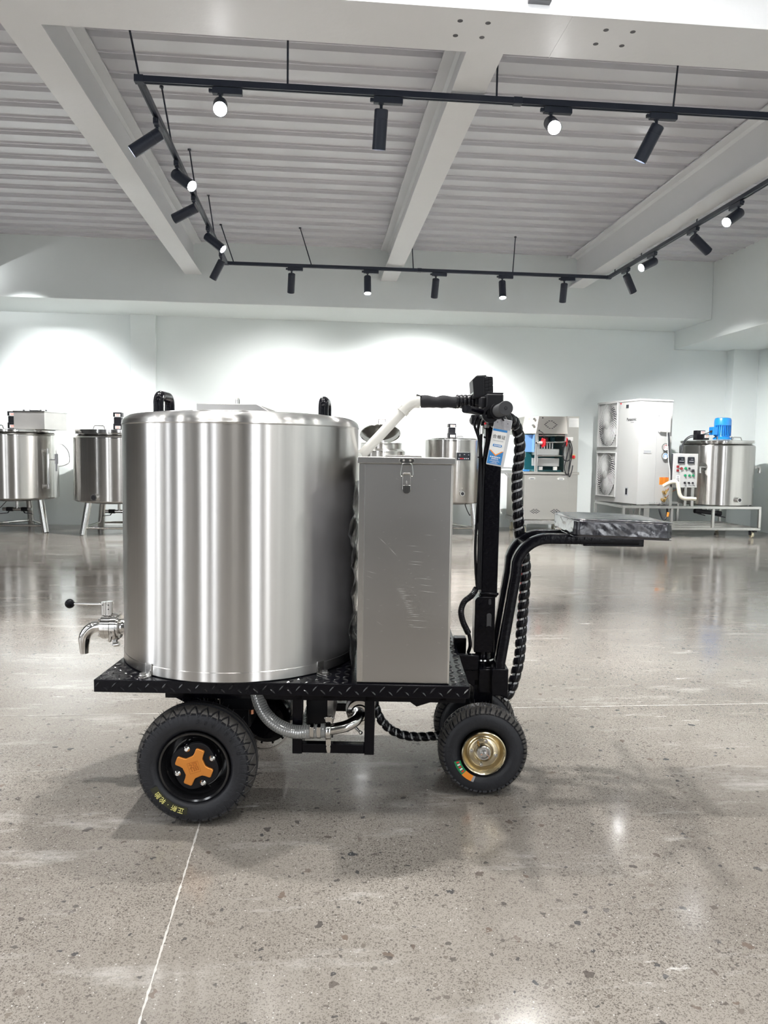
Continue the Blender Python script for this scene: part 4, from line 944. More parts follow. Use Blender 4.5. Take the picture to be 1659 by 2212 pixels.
# ---- spiral-wrapped cable looms
def spiral_loom(name, path, r, pitch, width, seed):
    P = catmull(path, 24); n = len(P)
    T = [(P[min(i + 1, n - 1)] - P[max(i - 1, 0)]).normalized() for i in range(n)]
    N = [Vector((0, 1, 0)) - T[0] * T[0].y]; N[0].normalize()
    acc = [0.0]
    for i in range(1, n):
        q = T[i - 1].rotation_difference(T[i]); v_ = q @ N[-1]; N.append((v_ - T[i] * v_.dot(T[i])).normalized()); acc.append(acc[-1] + (P[i] - P[i - 1]).length)
    def at(s):
        s = min(max(s, 0), acc[-1] - 1e-6); lo = 0; hi = n - 1
        while hi - lo > 1:
            mid = (lo + hi) // 2
            if acc[mid] <= s: lo = mid
            else: hi = mid
        t = (s - acc[lo]) / max(acc[hi] - acc[lo], 1e-9)
        p = P[lo].lerp(P[hi], t); tt = T[lo].lerp(T[hi], t).normalized(); nn = N[lo].lerp(N[hi], t).normalized(); return p, tt, nn, tt.cross(nn)
    L = acc[-1]; turns = (L - width) / pitch; steps = int(turns * 22); m = M(); vs = []; nw = 6
    for i in range(steps + 1):
        a = 2 * pi * turns * i / steps; s0 = (L - width) * i / steps
        for (k, (w, rr)) in enumerate(((0.0, r - 0.0022), (0.0, r - 0.0004), (0.18, r + 0.0006), (0.5, r + 0.0014), (0.82, r + 0.0006), (1.0, r - 0.0004), (1.0, r - 0.0022))):
            p, tt, nn, bb = at(s0 + width * w)
            vs.append(p + (nn * cos(a) + bb * sin(a)) * rr)
    fs = [(i * 7 + j, i * 7 + j + 1, (i + 1) * 7 + j + 1, (i + 1) * 7 + j) for i in range(steps) for j in range(6)]
    m.add(vs, fs); o = obj(name, m, 'spiral', cart, smooth=40)
    rr = random.Random(seed)
    q = r / 0.0172
    for k, (mt, ang, off, rad, f0) in enumerate((('clear', 0.0, 0.0005, 0.0128, 0.0), ('whitep', 2.0, 0.0112, 0.0034, 0.0), ('red', 3.6, 0.0118, 0.0026, 0.52), ('blackmatt', 5.2, 0.0112, 0.0036, 0.0), ('blackmatt', 1.0, 0.0115, 0.003, 0.0))):
        if k == 2 and seed == 2: continue
        m = M(); pts = []
        for i in range(int(n * f0), n, 3):
            a = ang + 1.3 * acc[i] * 3; p, tt, nn, bb = at(acc[i]); pts.append(p + (nn * cos(a) + bb * sin(a)) * off * q)
        m.tube(pts, rad * q, 10); obj('wire', m, mt, o)
    return o
spiral_loom('spiral_loom', [(1.085, 0.30, 1.10), (1.12, 0.33, 1.122), (1.150, 0.37, 1.118), (1.168, 0.40, 1.10), (1.183, 0.42, 1.062), (1.186, 0.43, 1.01), (1.182, 0.44, 0.94), (1.186, 0.44, 0.86), (1.196, 0.45, 0.77), (1.212, 0.46, 0.71), (1.222, 0.465, 0.65),
                            (1.221, 0.465, 0.58), (1.217, 0.465, 0.50), (1.213, 0.46, 0.42), (1.210, 0.455, 0.365), (1.199, 0.45, 0.305), (1.182, 0.445, 0.252), (1.160, 0.44, 0.222)], 0.0172, 0.0302, 0.0230, 1)
spiral_loom('spiral_loom', [(1.12, 0.45, 0.20), (1.06, 0.40, 0.16), (1.0, 0.41, 0.113), (0.953, 0.42, 0.104), (0.886, 0.42, 0.0985), (0.833, 0.42, 0.104), (0.788, 0.42, 0.126), (0.755, 0.42, 0.165), (0.735, 0.42, 0.23), (0.72, 0.42, 0.32)], 0.0140, 0.0268, 0.0205, 2)

# ---- seat frame and cushion
m = M(); m.box(1.096, 1.146, 0.275, 0.445, 0.285, 0.368); m.box(1.06, 1.10, 0.30, 0.42, 0.285, 0.36)
sframe = obj('seat_post_socket', m, 'black', cart, bevel=0.003)
def seat_path(v_):
    p = [(1.1205, v_, 0.33), (1.1225, v_, 0.385), (1.1625, v_, 0.655)]
    c = Vector((1.2595, v_, 0.6575)); a0 = pi - 0.12
    p += [c + Vector((cos(t), 0, sin(t))) * 0.0985 + Vector((0, 0, 0.008)) for t in [a0 - (a0 - pi / 2) * k / 10 for k in range(1, 11)]]
    p += [(1.34, v_, 0.764), (1.525, v_, 0.7645)]; return p
for v_ in (0.300, 0.420):
    m = M(); m.sweep(seat_path(v_), rrect(0.030, 0.036, 0.004, 2), up=(0, 1, 0))
    # section axes: width along the path normal, height along v
    obj('seat_rail', m, 'black', sframe, smooth=30)
m = M(); m.bar((1.19, 0.30, 0.745), (1.19, 0.42, 0.745), 0.012, 0.012); obj('cross_bar', m, 'black', sframe)
m = M(); m.box(1.36, 1.54, 0.285, 0.435, 0.7445, 0.7705); obj('seat_plate', m, 'black', sframe, bevel=0.002)
m = M(); nx, ny, nz = 56, 52, 12
def cushion():
    from mathutils import noise
    bm = bmesh.new(); bmesh.ops.create_cube(bm, size=1.0)
    bmesh.ops.scale(bm, vec=(0.285, 0.285, 0.053), verts=bm.verts)
    bmesh.ops.bevel(bm, geom=list(bm.edges), offset=0.007, segments=3, affect='EDGES')
    bmesh.ops.subdivide_edges(bm, edges=[e for e in bm.edges if e.calc_length() > 0.03], cuts=28, use_grid_fill=True)
    for v_ in bm.verts:
        p = v_.co.copy(); q = Vector((p.x * 16, p.y * 16, p.z * 40))
        w = noise.noise(q) * 0.5 + noise.noise(Vector((p.x * 45 + p.z * 60, p.y * 45, p.z * 20 + 5))) * 0.5
        side = abs(p.z) < 0.0245
        v_.co += p.normalized() * w * (0.0032 if side else 0.0018)
        if p.z > 0.0255: v_.co.z += 0.003 * (1 - (p.x / 0.14) ** 2) + 0.0012 * sin(p.y * 170) * (1 - abs(p.x) / 0.15)
    me = bpy.data.meshes.new('seat_cushion'); bm.to_mesh(me); bm.free(); me.materials.append(MT['vinyl']); me.shade_smooth()
    o = bpy.data.objects.new('seat_cushion', me); COL.objects.link(o); o.parent = sframe; o.location = (1.4635, 0.383, 0.7985); o.rotation_euler = (0, radians(1.5), 0)
    return o
cushion()
m = M(); hz = 0.0265
for z in (-1, 1):
    P = [(x, y_, z * hz * 0.93) for x, y_ in rrect(0.286, 0.286, 0.008, 3)]; m.tube(P + [P[0]], 0.0016, 6)
pip = obj('piping', m, 'vinyl', sframe, loc=(1.4635, 0.383, 0.7985)); pip.rotation_euler = (0, radians(1.5), 0)

# ---- certificate tag hanging from the handlebar (a thing of its own)
rz = radians(-5.7747); CO = Vector((-0.58537, 2.01199, 0))
def cw(u, v_, z): return Vector((CO.x + u * cos(rz) - v_ * sin(rz), CO.y + u * sin(rz) + v_ * cos(rz), z))
tag = thing('certificate_tag', 'white and blue certificate in a clear sleeve hanging on the handlebar', 'tag', cw(1.086, 0.205, 1.048), 0, world=False)
tag.rotation_euler = Matrix.Rotation(rz, 4, 'Z').to_euler()
A = radians(-9.5); Rt = Matrix.Rotation(-A, 3, 'Y')
def tp(x, z, y_=0.0): return Rt @ Vector((x, y_, z))
def tpoly(name, poly, mt, y_, label=None):
    m = M(); m.add([tp(x, z, y_) for x, z in poly], [tuple(range(len(poly)))]); return obj(name, m, mt, tag, smooth=0, loc=(0, 0, 0))
sx_ = Rt @ Vector((1, 0, 0)); sz_ = Rt @ Vector((0, 0, 1))
m = M(); k = len(m.v); m.prism(rrect(0.051, 0.135, 0.003, 3, 0.0, 0.0), tp(0.004, 0, 0.004), sx_, sz_, 0.003); obj('sleeve', m, 'clear', tag, loc=(0, 0, 0), bevel=0.0005)
tpoly('card', [(-0.0205, -0.0635), (0.0205, -0.0635), (0.0205, 0.036), (-0.0205, 0.036)], 'paper', 0.0006)
tpoly('blue_band', [(-0.0205, 0.0305), (0.0205, 0.0305), (0.0205, 0.0365), (-0.0205, 0.0365)], 'blue', 0.0002)
tpoly('sleeve_top', [(-0.0205, 0.038), (0.0285, 0.038), (0.0285, 0.066), (-0.0205, 0.066)], 'film', 0.0004)
tpoly('orange_chevron', [(-0.0155, -0.0245), (0.0, -0.036), (0.0155, -0.0245), (0.0205, -0.0245), (0.0, -0.040), (-0.0205, -0.0245)], 'orangeP', 0.0001)
tpoly('blue_base', [(-0.0205, -0.0635), (0.0205, -0.0635), (0.0205, -0.0245), (0.0, -0.0395), (-0.0205, -0.0245)], 'blue', 0.0002)
tpoly('blue_badge', rrect(0.026, 0.0068, 0.0022, 3, 0.0, -0.010), 'blue', 0.0001)
text('lettering', '\u5408\u683c\u8bc1', 0.0118, tp(0.0005, 0.0145, 0.0), sx_, sz_, 'ink', tag, extrude=0.0001, spacing=1.15)
for (z, w, h_, mt) in ((0.0035, 0.029, 0.0018, 'greyink'), (-0.010, 0.021, 0.0032, 'paper'), (-0.043, 0.031, 0.0030, 'paper'), (-0.048, 0.020, 0.0028, 'paper'), (-0.0525, 0.023, 0.0011, 'paper'), (-0.0553, 0.029, 0.0011, 'paper'), (-0.0581, 0.014, 0.0011, 'paper'), (-0.0608, 0.021, 0.0011, 'paper')):
    n = max(5, int(w / (h_ * 1.5))); m = M(); rr = random.Random(int(z * -1e5) + 9)
    for i in range(n):
        x = -w / 2 + w * (i + 0.5) / n; ww = w / n * rr.uniform(.55, .85)
        m.add([tp(x + dx * ww / 2, z + dz * h_ / 2, -0.0002) for dx, dz in ((-1, -1), (1, -1), (1, 1), (-1, 1))], [(0, 1, 2, 3)])
    obj('small_print', m, mt, tag, smooth=0, loc=(0, 0, 0), kind='stuff')
for x in (-0.012, 0.0175):
    m = M(); c_ = tp(x, 0.056, 0.0003); m.cyl(c_, c_ + Vector((0, -0.0006, 0)), 0.0013, n=10); obj('eyelet', m, 'ink', tag, loc=(0, 0, 0))
m = M(); m.tube([tp(0.003, 0.066, 0.002), tp(0.006, 0.075, 0.006), tp(0.0, 0.08, 0.012)], 0.0011, 8); obj('cord', m, 'ink', tag, loc=(0, 0, 0))

# ================================================================== THE MACHINES ALONG THE BACK WALL
def motor_stack(t, x, y_, z0, w, h, ang=0.0, z1=None):
    """slim black gear motor with two printed labels"""
    R = Matrix.Rotation(ang, 3, 'Z'); H = (z1 - z0)
    m = M(); m.obox((x, y_, z0 + H * 0.17), w, w, H * 0.34, R); m.obox((x, y_, z0 + H * 0.52), w * 0.86, w * 0.86, H * 0.40, R); m.obox((x, y_, z0 + H * 0.87), w, w, H * 0.26, R)
    o = obj('gear_motor', m, 'blackmatt', t, bevel=0.003)
    for zz in (0.13, 0.83):
        c = vec((x, y_, z0 + H * zz)) + R @ Vector((w * 0.06, -w / 2 - 0.0012, 0))
        m = M(); m.obox(c, w * 0.62, 0.002, H * 0.17, R); obj('label_plate', m, 'paper', t)
        m = M()
        for k, (dz, ww) in enumerate(((0.035, 0.5), (-0.035, 0.4))): m.obox(c + Vector((0, -0.0012, H * dz)), w * ww, 0.001, H * 0.035, R)
        obj('label_print', m, 'labelred', t, kind='stuff')
    return o
def wire_handle(t, c, d, w, h, mt='polish', r=0.006):
    c = vec(c); d = vec(d).normalized()
    m = M(); m.tube([c - d * w / 2, c - d * w * 0.42 + Vector((0, 0, h * 0.85)), c - d * w * 0.34 + Vector((0, 0, h)), c + d * w * 0.34 + Vector((0, 0, h)), c + d * w * 0.42 + Vector((0, 0, h * 0.85)), c + d * w / 2], r, 8)
    obj('lid_handle', m, mt, t)
def drain_tee(t, x, y_, z0, zt):
    m = M(); m.cyl((x, y_, z0), (x, y_, zt), 0.018, n=14); o = obj('drain_pipe', m, 'polish', t)
    m = M(); m.cyl((x - 0.05, y_, zt), (x + 0.05, y_, zt), 0.02, n=14); obj('tee', m, 'polish', t)
    for s in (-1, 1):
        m = M(); m.cyl((x + s * 0.05, y_, zt), (x + s * 0.125, y_, zt), 0.026, n=14); obj('ball_valve', m, 'blackmatt', t)
        m = M(); m.cyl((x + s * 0.125, y_, zt), (x + s * 0.17, y_, zt), 0.02, n=14); obj('pipe_end', m, 'polish', t)
        m = M(); m.bar((x + s * 0.085, y_ - 0.028, zt - 0.02), (x + s * 0.10, y_ - 0.03, zt - 0.045), 0.012, 0.012); m.bar((x + s * 0.10, y_ - 0.03, zt - 0.045), (x + s * 0.19, y_ - 0.03, zt - 0.055), 0.014, 0.008); obj('valve_lever', m, 'ink', t)
def port(t, cx, cy, r, ang, z, pr=0.035, hole='ink'):
    d = Vector((cos(ang), sin(ang), 0)); c = vec((cx, cy, z)) + d * (r - 0.01)
    m = M(); m.cyl(c, c + d * 0.06, pr, n=24); obj('port', m, 'polish', t)
    m = M(); m.cyl(c + d * 0.0605, c + d * 0.062, pr * 0.68, n=20); obj('port_opening', m, hole, t)
def kettle(name, label, cx, cy, r, zb, zt, shoulder, lidr, lidz, legs, group=None, lid=True):
    t = thing(name, label, 'tank', (cx, cy, 0), 0, group)
    m = M(); pr = [(0.0005, zb - 0.035), (r * 0.6, zb - 0.022), (r * 0.93, zb), (r * 0.985, zb + 0.010), (r, zb + 0.022), (r, zt - 0.006), (r - 0.004, zt)] + shoulder
    m.lathe(pr, (cx, cy, 0), n=80); obj('vessel', m, 'kettle', t, smooth=25)
    m = M(); m.lathe([(r - 0.001, zt - 0.012), (r + 0.004, zt - 0.010), (r + 0.004, zt - 0.002), (r - 0.004, zt + 0.001)], (cx, cy, 0), n=80); obj('top_seam', m, 'polish', t)
    if lid:
        m = M(); m.lathe([(lidr - 0.02, lidz[0] - 0.02), (lidr, lidz[0] - 0.018), (lidr + 0.002, lidz[0]), (lidr, lidz[1] - 0.003), (lidr - 0.01, lidz[1]), (0.0005, lidz[1] + 0.012)], (cx, cy, 0), n=72); obj('lid', m, 'polish', t, smooth=25)
    feet = []
    for a in legs:
        d = Vector((cos(a), sin(a), 0)); top = vec((cx, cy, zb + 0.02)) + d * (r * 0.80); ft = vec((cx, cy, 0.0)) + d * (r * 0.96); feet.append(ft)
        m = M(); m.cyl(top, ft, 0.041, n=16); obj('leg', m, 'polish', t)
    for i in range(len(feet)):
        a, b_ = feet[i], feet[(i + 1) % len(feet)]
        m = M(); u = Vector((0, 0, 0.085)); k = (b_ - a).normalized() * 0.02; m.cyl(a + u + k, b_ + u - k, 0.0145, n=10); obj('brace', m, 'polish', t)
    return t
# tank with a steel control box on its lid (cut by the picture's edge)
cx, cy, r = -3.67, 9.58, 0.485
tA = kettle('stirring_tank', 'steel stirring tank at the far left with a rectangular steel box on its lid', cx, cy, r, 0.40, 1.172, [(r - 0.06, 1.205), (r - 0.06, 1.212), (0.0005, 1.213)], r - 0.025, (1.222, 1.237),
            [radians(-28), radians(90), radians(208)], 'stirring tanks along the back wall')
motor_stack(tA, -3.645, 9.45, 1.248, 0.098, 0, radians(8), 1.452)
Rb = Matrix.Rotation(radians(-14), 3, 'Z')
m = M(); m.obox((-3.345, 9.52, 1.342), 0.40, 0.46, 0.205, Rb); cb = obj('control_box', m, 'dullsteel', tA, bevel=0.003)
m = M(); m.obox((-3.345, 9.52, 1.450), 0.415, 0.475, 0.012, Rb); obj('box_cover', m, 'polish', tA, bevel=0.002)
for dx in (-0.10, 0.12, 0.19, -0.02):
    m = M(); c = Vector((-3.345, 9.52, 1.456)) + Rb @ Vector((dx, -0.18, 0)); m.cyl(c, c + Vector((0, 0, 0.016)), 0.011 if dx != -0.02 else 0.006, n=10); obj('knob', m, 'ink', tA)
m = M(); c = Vector((-3.345, 9.52, 1.456)) + Rb @ Vector((0.0, -0.12, 0)); m.obox(c + Vector((0, 0, 0.008)), 0.11, 0.04, 0.012, Rb); obj('switch_plate', m, 'blackmatt', tA, bevel=0.002)
wire_handle(tA, (-3.735, 9.22, 1.238), (1, 0.1, 0), 0.14, 0.042)
drain_tee(tA, -3.66, 9.56, 0.38, 0.265)
port(tA, cx, cy, r, radians(-101), 0.465, 0.03)
m = M(); m.cyl((-3.205, 9.334, 0.98), (-3.205, 9.334, 0.565), 0.013, n=12); sg = obj('sight_glass', m, 'clear', tA)
for z in (0.985, 0.56):
    m = M(); m.cyl((-3.26, 9.363, z), (-3.197, 9.33, z), 0.022, n=14); m.cyl((-3.205, 9.334, z - 0.028), (-3.205, 9.334, z + 0.028), 0.022, n=14); obj('elbow_fitting', m, 'polish', tA)
m = M(); m.cyl((-3.14, 9.43, 0.95), (-3.14, 9.43, 0.83), 0.019, n=12); m.cyl((-3.14, 9.43, 0.83), (-3.143, 9.43, 0.74), 0.010, n=10); m.cyl((-3.21, 9.45, 0.88), (-3.13, 9.42, 0.88), 0.006, n=8); obj('probe', m, 'greyink', tA)
m = M(); m.tube([(-3.14, 9.43, 0.95), (-3.145, 9.43, 1.03), (-3.125, 9.45, 1.07), (-3.09, 9.52, 1.06), (-3.06, 9.62, 0.98), (-3.08, 9.72, 0.85), (-3.17, 9.76, 0.80), (-3.24, 9.76, 0.80)], 0.005, 8, smooth=6); obj('probe_cable', m, 'whitep', tA)
m = M(); m.tube([(-3.75, 9.55, 0.40), (-3.80, 9.52, 0.33), (-3.86, 9.5, 0.27), (-4.0, 9.45, 0.20), (-4.15, 9.4, 0.14)], 0.004, 8, smooth=5); obj('cable', m, 'ink', tA)
# second tank, four legs
cx, cy, r = -2.415, 9.45, 0.512
tB = kettle('stirring_tank', 'steel stirring tank on four splayed legs, half hidden behind the big cart tank', cx, cy, r, 0.385, 1.150, [(r - 0.055, 1.185), (r - 0.055, 1.195), (0.0005, 1.196)], r - 0.022, (1.212, 1.246),
            [radians(-131), radians(131), radians(49), radians(-49)], 'stirring tanks along the back wall')
motor_stack(tB, -2.40, 9.42, 1.255, 0.10, 0, radians(0), 1.462)
wire_handle(tB, (-2.545, 9.12, 1.248), (1, 0.08, 0), 0.13, 0.042)
drain_tee(tB, -2.41, 9.45, 0.36, 0.255)
port(tB, cx, cy, r, radians(-105), 0.455, 0.042)
# open-lidded pasteuriser, mostly hidden by the cart
cx, cy, r = 0.83, 9.65, 0.315
tC = kettle('lidded_tank', 'small steel tank with its round lid tipped open, behind the white pipe', cx, cy, r, 0.40, 1.045, [(r - 0.05, 1.075), (0.265, 1.078), (0.265, 1.135), (0.275, 1.142), (0.275, 1.15), (0.25, 1.152), (0.25, 1.06), (0.0005, 1.06)], 0.25, (0, 0),
            [radians(-90), radians(30), radians(150)], lid=False)
Rl = Matrix.Rotation(radians(-27), 3, 'X'); lc = Vector((cx - 0.005, cy + 0.10, 1.275))
m = M(); m.lathe([(0.0005, 0.03), (0.15, 0.02), (0.255, 0.0), (0.268, -0.006), (0.268, -0.018), (0.258, -0.02), (0.25, -0.012), (0.0005, 0.005)], n=64)
m.v = [tuple(Rl @ vec(p) + lc) for p in m.v]; obj('lid', m, 'polish', tC, smooth=30)
m = M(); m.cyl((cx - 0.005, cy - 0.02, 1.06), (cx - 0.005, cy + 0.02, 1.30), 0.011, n=12); m.obox((cx, cy + 0.24, 1.16), 0.12, 0.03, 0.06); obj('agitator_shaft', m, 'steel', tC)
m = M(); m.tube([(cx - 0.045, cy - 0.10, 1.375), (cx - 0.045, cy - 0.08, 1.445), (cx + 0.045, cy - 0.08, 1.447), (cx + 0.045, cy - 0.10, 1.375)], 0.006, 8); obj('lid_handle', m, 'polish', tC)
# flat-lidded tank with a thermostat panel
cx, cy, r = 1.772, 9.60, 0.37
tD = kettle('pasteuriser_tank', 'steel tank with a small dark thermostat panel, seen between box and steering column', cx, cy, r, 0.40, 1.198, [(r - 0.05, 1.206), (0.0005, 1.208)], 0.30, (1.212, 1.222),
            [radians(-90 + 47), radians(-90 - 47), radians(90)])
motor_stack(tD, 1.722, 9.52, 1.226, 0.10, 0, 0.0, 1.405)
wire_handle(tD, (1.81, 9.40, 1.222), (1, 0, 0), 0.09, 0.022, r=0.005)
d = Vector((0.12, -0.99, 0)).normalized(); s = Vector((0.99, 0.12, 0)).normalized()
pc = Vector((cx, cy, 0.992)) + d * (r + 0.012); Rp = Matrix((s, -d, Vector((0, 0, 1)))).transposed()
m = M(); m.obox(pc, 0.19, 0.05, 0.105, Rp); obj('panel_box', m, 'steel', tD, bevel=0.002)
m = M(); m.obox(pc + d * 0.0255, 0.176, 0.003, 0.094, Rp); obj('thermostat_panel', m, 'lcd', tD)
for k in range(6):
    m = M(); m.obox(pc + d * 0.0275 + s * (-0.06 + 0.024 * k) + Vector((0, 0, -0.026)), 0.015, 0.002, 0.012, Rp); obj('button', m, 'red' if k in (1, 2) else 'greyink', tD)
for (x, z, w) in ((-0.05, 0.024, 0.02), (-0.05, 0.008, 0.02), (0.01, 0.024, 0.016), (0.065, 0.02, 0.012)):
    m = M(); m.obox(pc + d * 0.0275 + s * x + Vector((0, 0, z)), w, 0.001, 0.006, Rp); obj('panel_print', m, 'greyink', tD)
port(tD, cx, cy, r, radians(-84), 0.53, 0.03)
m = M(); m.tube([(1.90, 9.45, 0.39), (1.93, 9.42, 0.30), (1.97, 9.42, 0.24), (1.985, 9.44, 0.32), (1.99, 9.46, 0.40)], 0.006, 8, smooth=6); obj('cable', m, 'ink', tD)

# ---- stainless press / filling machine
FY = 9.25
pr = thing('packing_machine', 'stainless packing machine with a blue film panel and red handwheels', 'machine', (2.95, 9.7, 0))
m = M(); m.box(2.615, 3.185, FY, 10.1, 0.205, 0.775); cab = obj('cabinet', m, 'sheet', pr, bevel=0.004)
m = M(); m.box(2.64, 3.17, FY - 0.003, FY - 0.0005, 0.215, 0.765); obj('front_panel', m, 'sheet', pr, bevel=0.001)
m = M(); m.box(3.185, 3.315, FY + 0.02, 10.1, 0.165, 0.79); obj('side_cabinet', m, 'sheet', pr, bevel=0.003)
m = M(); m.box(2.60, 3.32, FY - 0.012, 10.12, 0.782, 0.812); obj('table_top', m, 'sheet', pr, bevel=0.002)
m = M(); m.box(2.33, 2.60, 9.35, 10.0, 0.785, 0.812); m.box(2.33, 2.60, 9.35, 9.37, 0.845, 0.865); m.cyl((2.34, 9.36, 0.81), (2.34, 9.36, 0.85), 0.006, n=8); m.bar((2.40, 9.4, 0.787), (2.613, 9.4, 0.60), 0.015, 0.015, up=(0, 1, 0)); obj('infeed_table', m, 'steel', pr, bevel=0.001)
m = M(); m.box(2.60, 3.32, FY, 10.1, 0.150, 0.200); obj('base_frame', m, 'steel', pr, bevel=0.003)
for (x, y_) in ((2.66, 9.36), (2.66, 9.98), (3.25, 9.36), (3.25, 9.98)):
    m = M(); m.cyl((x - 0.016, y_ + 0.01, 0.055), (x + 0.016, y_ + 0.01, 0.055), 0.055, n=20); w = obj('caster', m, 'caster', pr, bevel=0.006)
    m = M(); m.box(x - 0.03, x + 0.03, y_ - 0.035, y_ + 0.035, 0.135, 0.15); m.box(x - 0.024, x - 0.019, y_ - 0.02, y_ + 0.025, 0.05, 0.14); m.box(x + 0.019, x + 0.024, y_ - 0.02, y_ + 0.025, 0.05, 0.14); obj('caster_fork', m, 'steel', w)
for x in (2.711, 3.085):
    m = M(); m.prism(rrect(0.088, 0.03, 0.0145, 5), (x, FY - 0.003, 0.726), (1, 0, 0), (0, 0, 1), 0.008); h_ = obj('panel_handle', m, 'whitep', pr, bevel=0.002)
    m = M(); m.prism(rrect(0.05, 0.013, 0.006, 4), (x, FY - 0.0115, 0.726), (1, 0, 0), (0, 0, 1), 0.001); obj('finger_slot', m, 'greyink', h_)
def slots(parent, cx, z0, yv, rows, w, h_, dx, dz):
    m = M()
    for i, n in enumerate(rows):
        cols = n if isinstance(n, (list, tuple)) else [k - (n - 1) / 2 for k in range(n)]
        for k in cols: m.box(cx + k * dx - w / 2, cx + k * dx + w / 2, yv - 0.001, yv + 0.0005, z0 - i * dz - h_ / 2, z0 - i * dz + h_ / 2)
    return obj('vent_slots', m, 'ink', parent, smooth=0, kind='stuff')
slots(pr, 2.763, 0.338, FY - 0.0035, [2, 3, 4, 3, 2], 0.022, 0.007, 0.036, 0.012); slots(pr, 3.027, 0.338, FY - 0.0035, [2, 3, 4, 3, 2], 0.022, 0.007, 0.036, 0.012)
# hood with chamfered console corner
zb, zt = 1.292, 1.515
B = [(2.605, 9.42), (2.745, FY), (3.16, FY), (3.16, 10.05), (2.605, 10.05)]; T = [(2.668, 9.50), (2.80, FY + 0.07), (3.16, FY + 0.07), (3.16, 10.05), (2.668, 10.05)]
m = M(); m.add([(x, y_, zb) for x, y_ in B] + [(x, y_, zt) for x, y_ in T], [(4, 3, 2, 1, 0), (5, 6, 7, 8, 9)] + [(i, (i + 1) % 5, 5 + (i + 1) % 5, 5 + i) for i in range(5)]); obj('hood', m, 'sheet', pr, bevel=0.003)
m = M(); m.box(3.16, 3.315, FY + 0.045, 10.08, 0.812, 1.52); obj('side_column', m, 'sheet', pr, bevel=0.003)
m = M(); m.box(3.185, 3.31, FY + 0.042, FY + 0.0455, 1.383, 1.495); obj('notice_sheet', m, 'paper', pr)
for k in range(5):
    m = M(); m.box(3.192, 3.30, FY + 0.0412, FY + 0.0422, 1.47 - 0.018 * k, 1.472 - 0.018 * k); obj('ruled_line', m, 'greyink', pr)
# slot ring in the hood front (the front leans back a little)
yf = lambda z: FY + 0.07 * (z - zb) / (zt - zb)
m = M()
for i, cols in enumerate(([-.5, .5], [-1.2, 1.2], [-1.75, 1.75], [-2.2, 2.2], [-1.75, 1.75], [-1.2, 1.2], [-.5, .5])):
    z = 1.455 - 0.0155 * i
    for k in cols: m.box(2.945 + k * 0.034 - 0.011, 2.945 + k * 0.034 + 0.011, yf(z) - 0.003, yf(z), z - 0.004, z + 0.004)
obj('vent_slots', m, 'ink', pr, smooth=0, kind='stuff')
for (x, z) in ((2.847, 1.493), (2.79, 1.332)):
    m = M(); m.cyl((x, yf(z) - 0.004, z), (x, yf(z) + 0.003, z), 0.009, n=14); obj('grommet', m, 'ink', pr)
# console on the chamfer
c0, c1 = Vector((2.605, 9.42, zb)), Vector((2.745, FY, zb)); c2, c3 = Vector((2.80, FY + 0.07, zt)), Vector((2.668, 9.50, zt))
def chq(a, b_): return c0 + (c1 - c0) * a + ((c3 - c0) * (1 - a) + (c2 - c1) * a) * b_
nrm = (c1 - c0).cross(c3 - c0).normalized()
def chpatch(name, a0, a1, b0, b1, mt, lift):
    m = M(); P = [chq(a0, b0), chq(a1, b0), chq(a1, b1), chq(a0, b1)]; m.add([p + nrm * lift for p in P] + [p - nrm * 0.002 for p in P], [(0, 1, 2, 3), (4, 7, 6, 5), (0, 4, 5, 1), (1, 5, 6, 2), (2, 6, 7, 3), (3, 7, 4, 0)]); return obj(name, m, mt, pr)
chpatch('console_plate', 0.28, 0.70, 0.36, 0.92, 'dullsteel', 0.003); chpatch('screen', 0.36, 0.64, 0.44, 0.72, 'greyink', 0.005)
for b_ in (0.42, 0.78):
    m = M(); p = chq(0.80, b_); m.cyl(p, p + nrm * 0.035, 0.016, n=16); obj('console_knob', m, 'polish', pr)
chpatch('yellow_mark', 0.32, 0.42, 0.80, 0.88, 'yellow', 0.005)
# open bay: back plate, posts, rails, rollers
m = M(); m.box(2.70, 3.16, 9.75, 9.77, 0.82, 1.292); obj('bay_back', m, 'teal', pr)
m = M(); m.box(2.605, 2.735, 9.37, 9.374, 1.062, 1.28); m.bar((2.735, 9.26, 1.17), (2.735, 9.37, 1.17), 0.004, 0.218); obj('blue_film_panel', m, 'bluefilm', pr)
for x in (2.753, 2.775, 3.135):
    m = M(); m.box(x - 0.009, x + 0.009, FY + 0.005, FY + 0.023, 0.812, 1.29); obj('post', m, 'white', pr, bevel=0.002)
m = M(); m.cyl((2.77, FY + 0.01, 1.268), (3.13, FY + 0.01, 1.274), 0.0085, n=12); obj('rail', m, 'polish', pr)
m = M(); m.cyl((2.76, FY + 0.0, 1.18), (3.19, FY + 0.0, 1.194), 0.0095, n=12); obj('rail', m, 'polish', pr)
m = M(); m.cyl((2.77, FY + 0.01, 1.013), (3.12, FY + 0.01, 1.018), 0.008, n=12); obj('rail', m, 'polish', pr)
def handwheel(x, z, tilt):
    R = Matrix.Rotation(tilt, 3, 'Z'); m = M(); m.lathe([(0.0005, -0.010), (0.018, -0.010), (0.020, -0.005), (0.05, -0.007), (0.055, 0.0), (0.05, 0.007), (0.020, 0.005), (0.018, 0.012), (0.0005, 0.012)], n=24, axis='x')
    for k in range(5): t = 2 * pi * k / 5; m.sphere((0, 0.052 * cos(t), 0.052 * sin(t)), 0.012, 8)
    m.v = [tuple(R @ vec(p) + vec((x, FY - 0.01, z))) for p in m.v]; obj('handwheel', m, 'red', pr)
handwheel(2.84, 1.178, radians(20)); handwheel(3.145, 1.196, radians(-15))
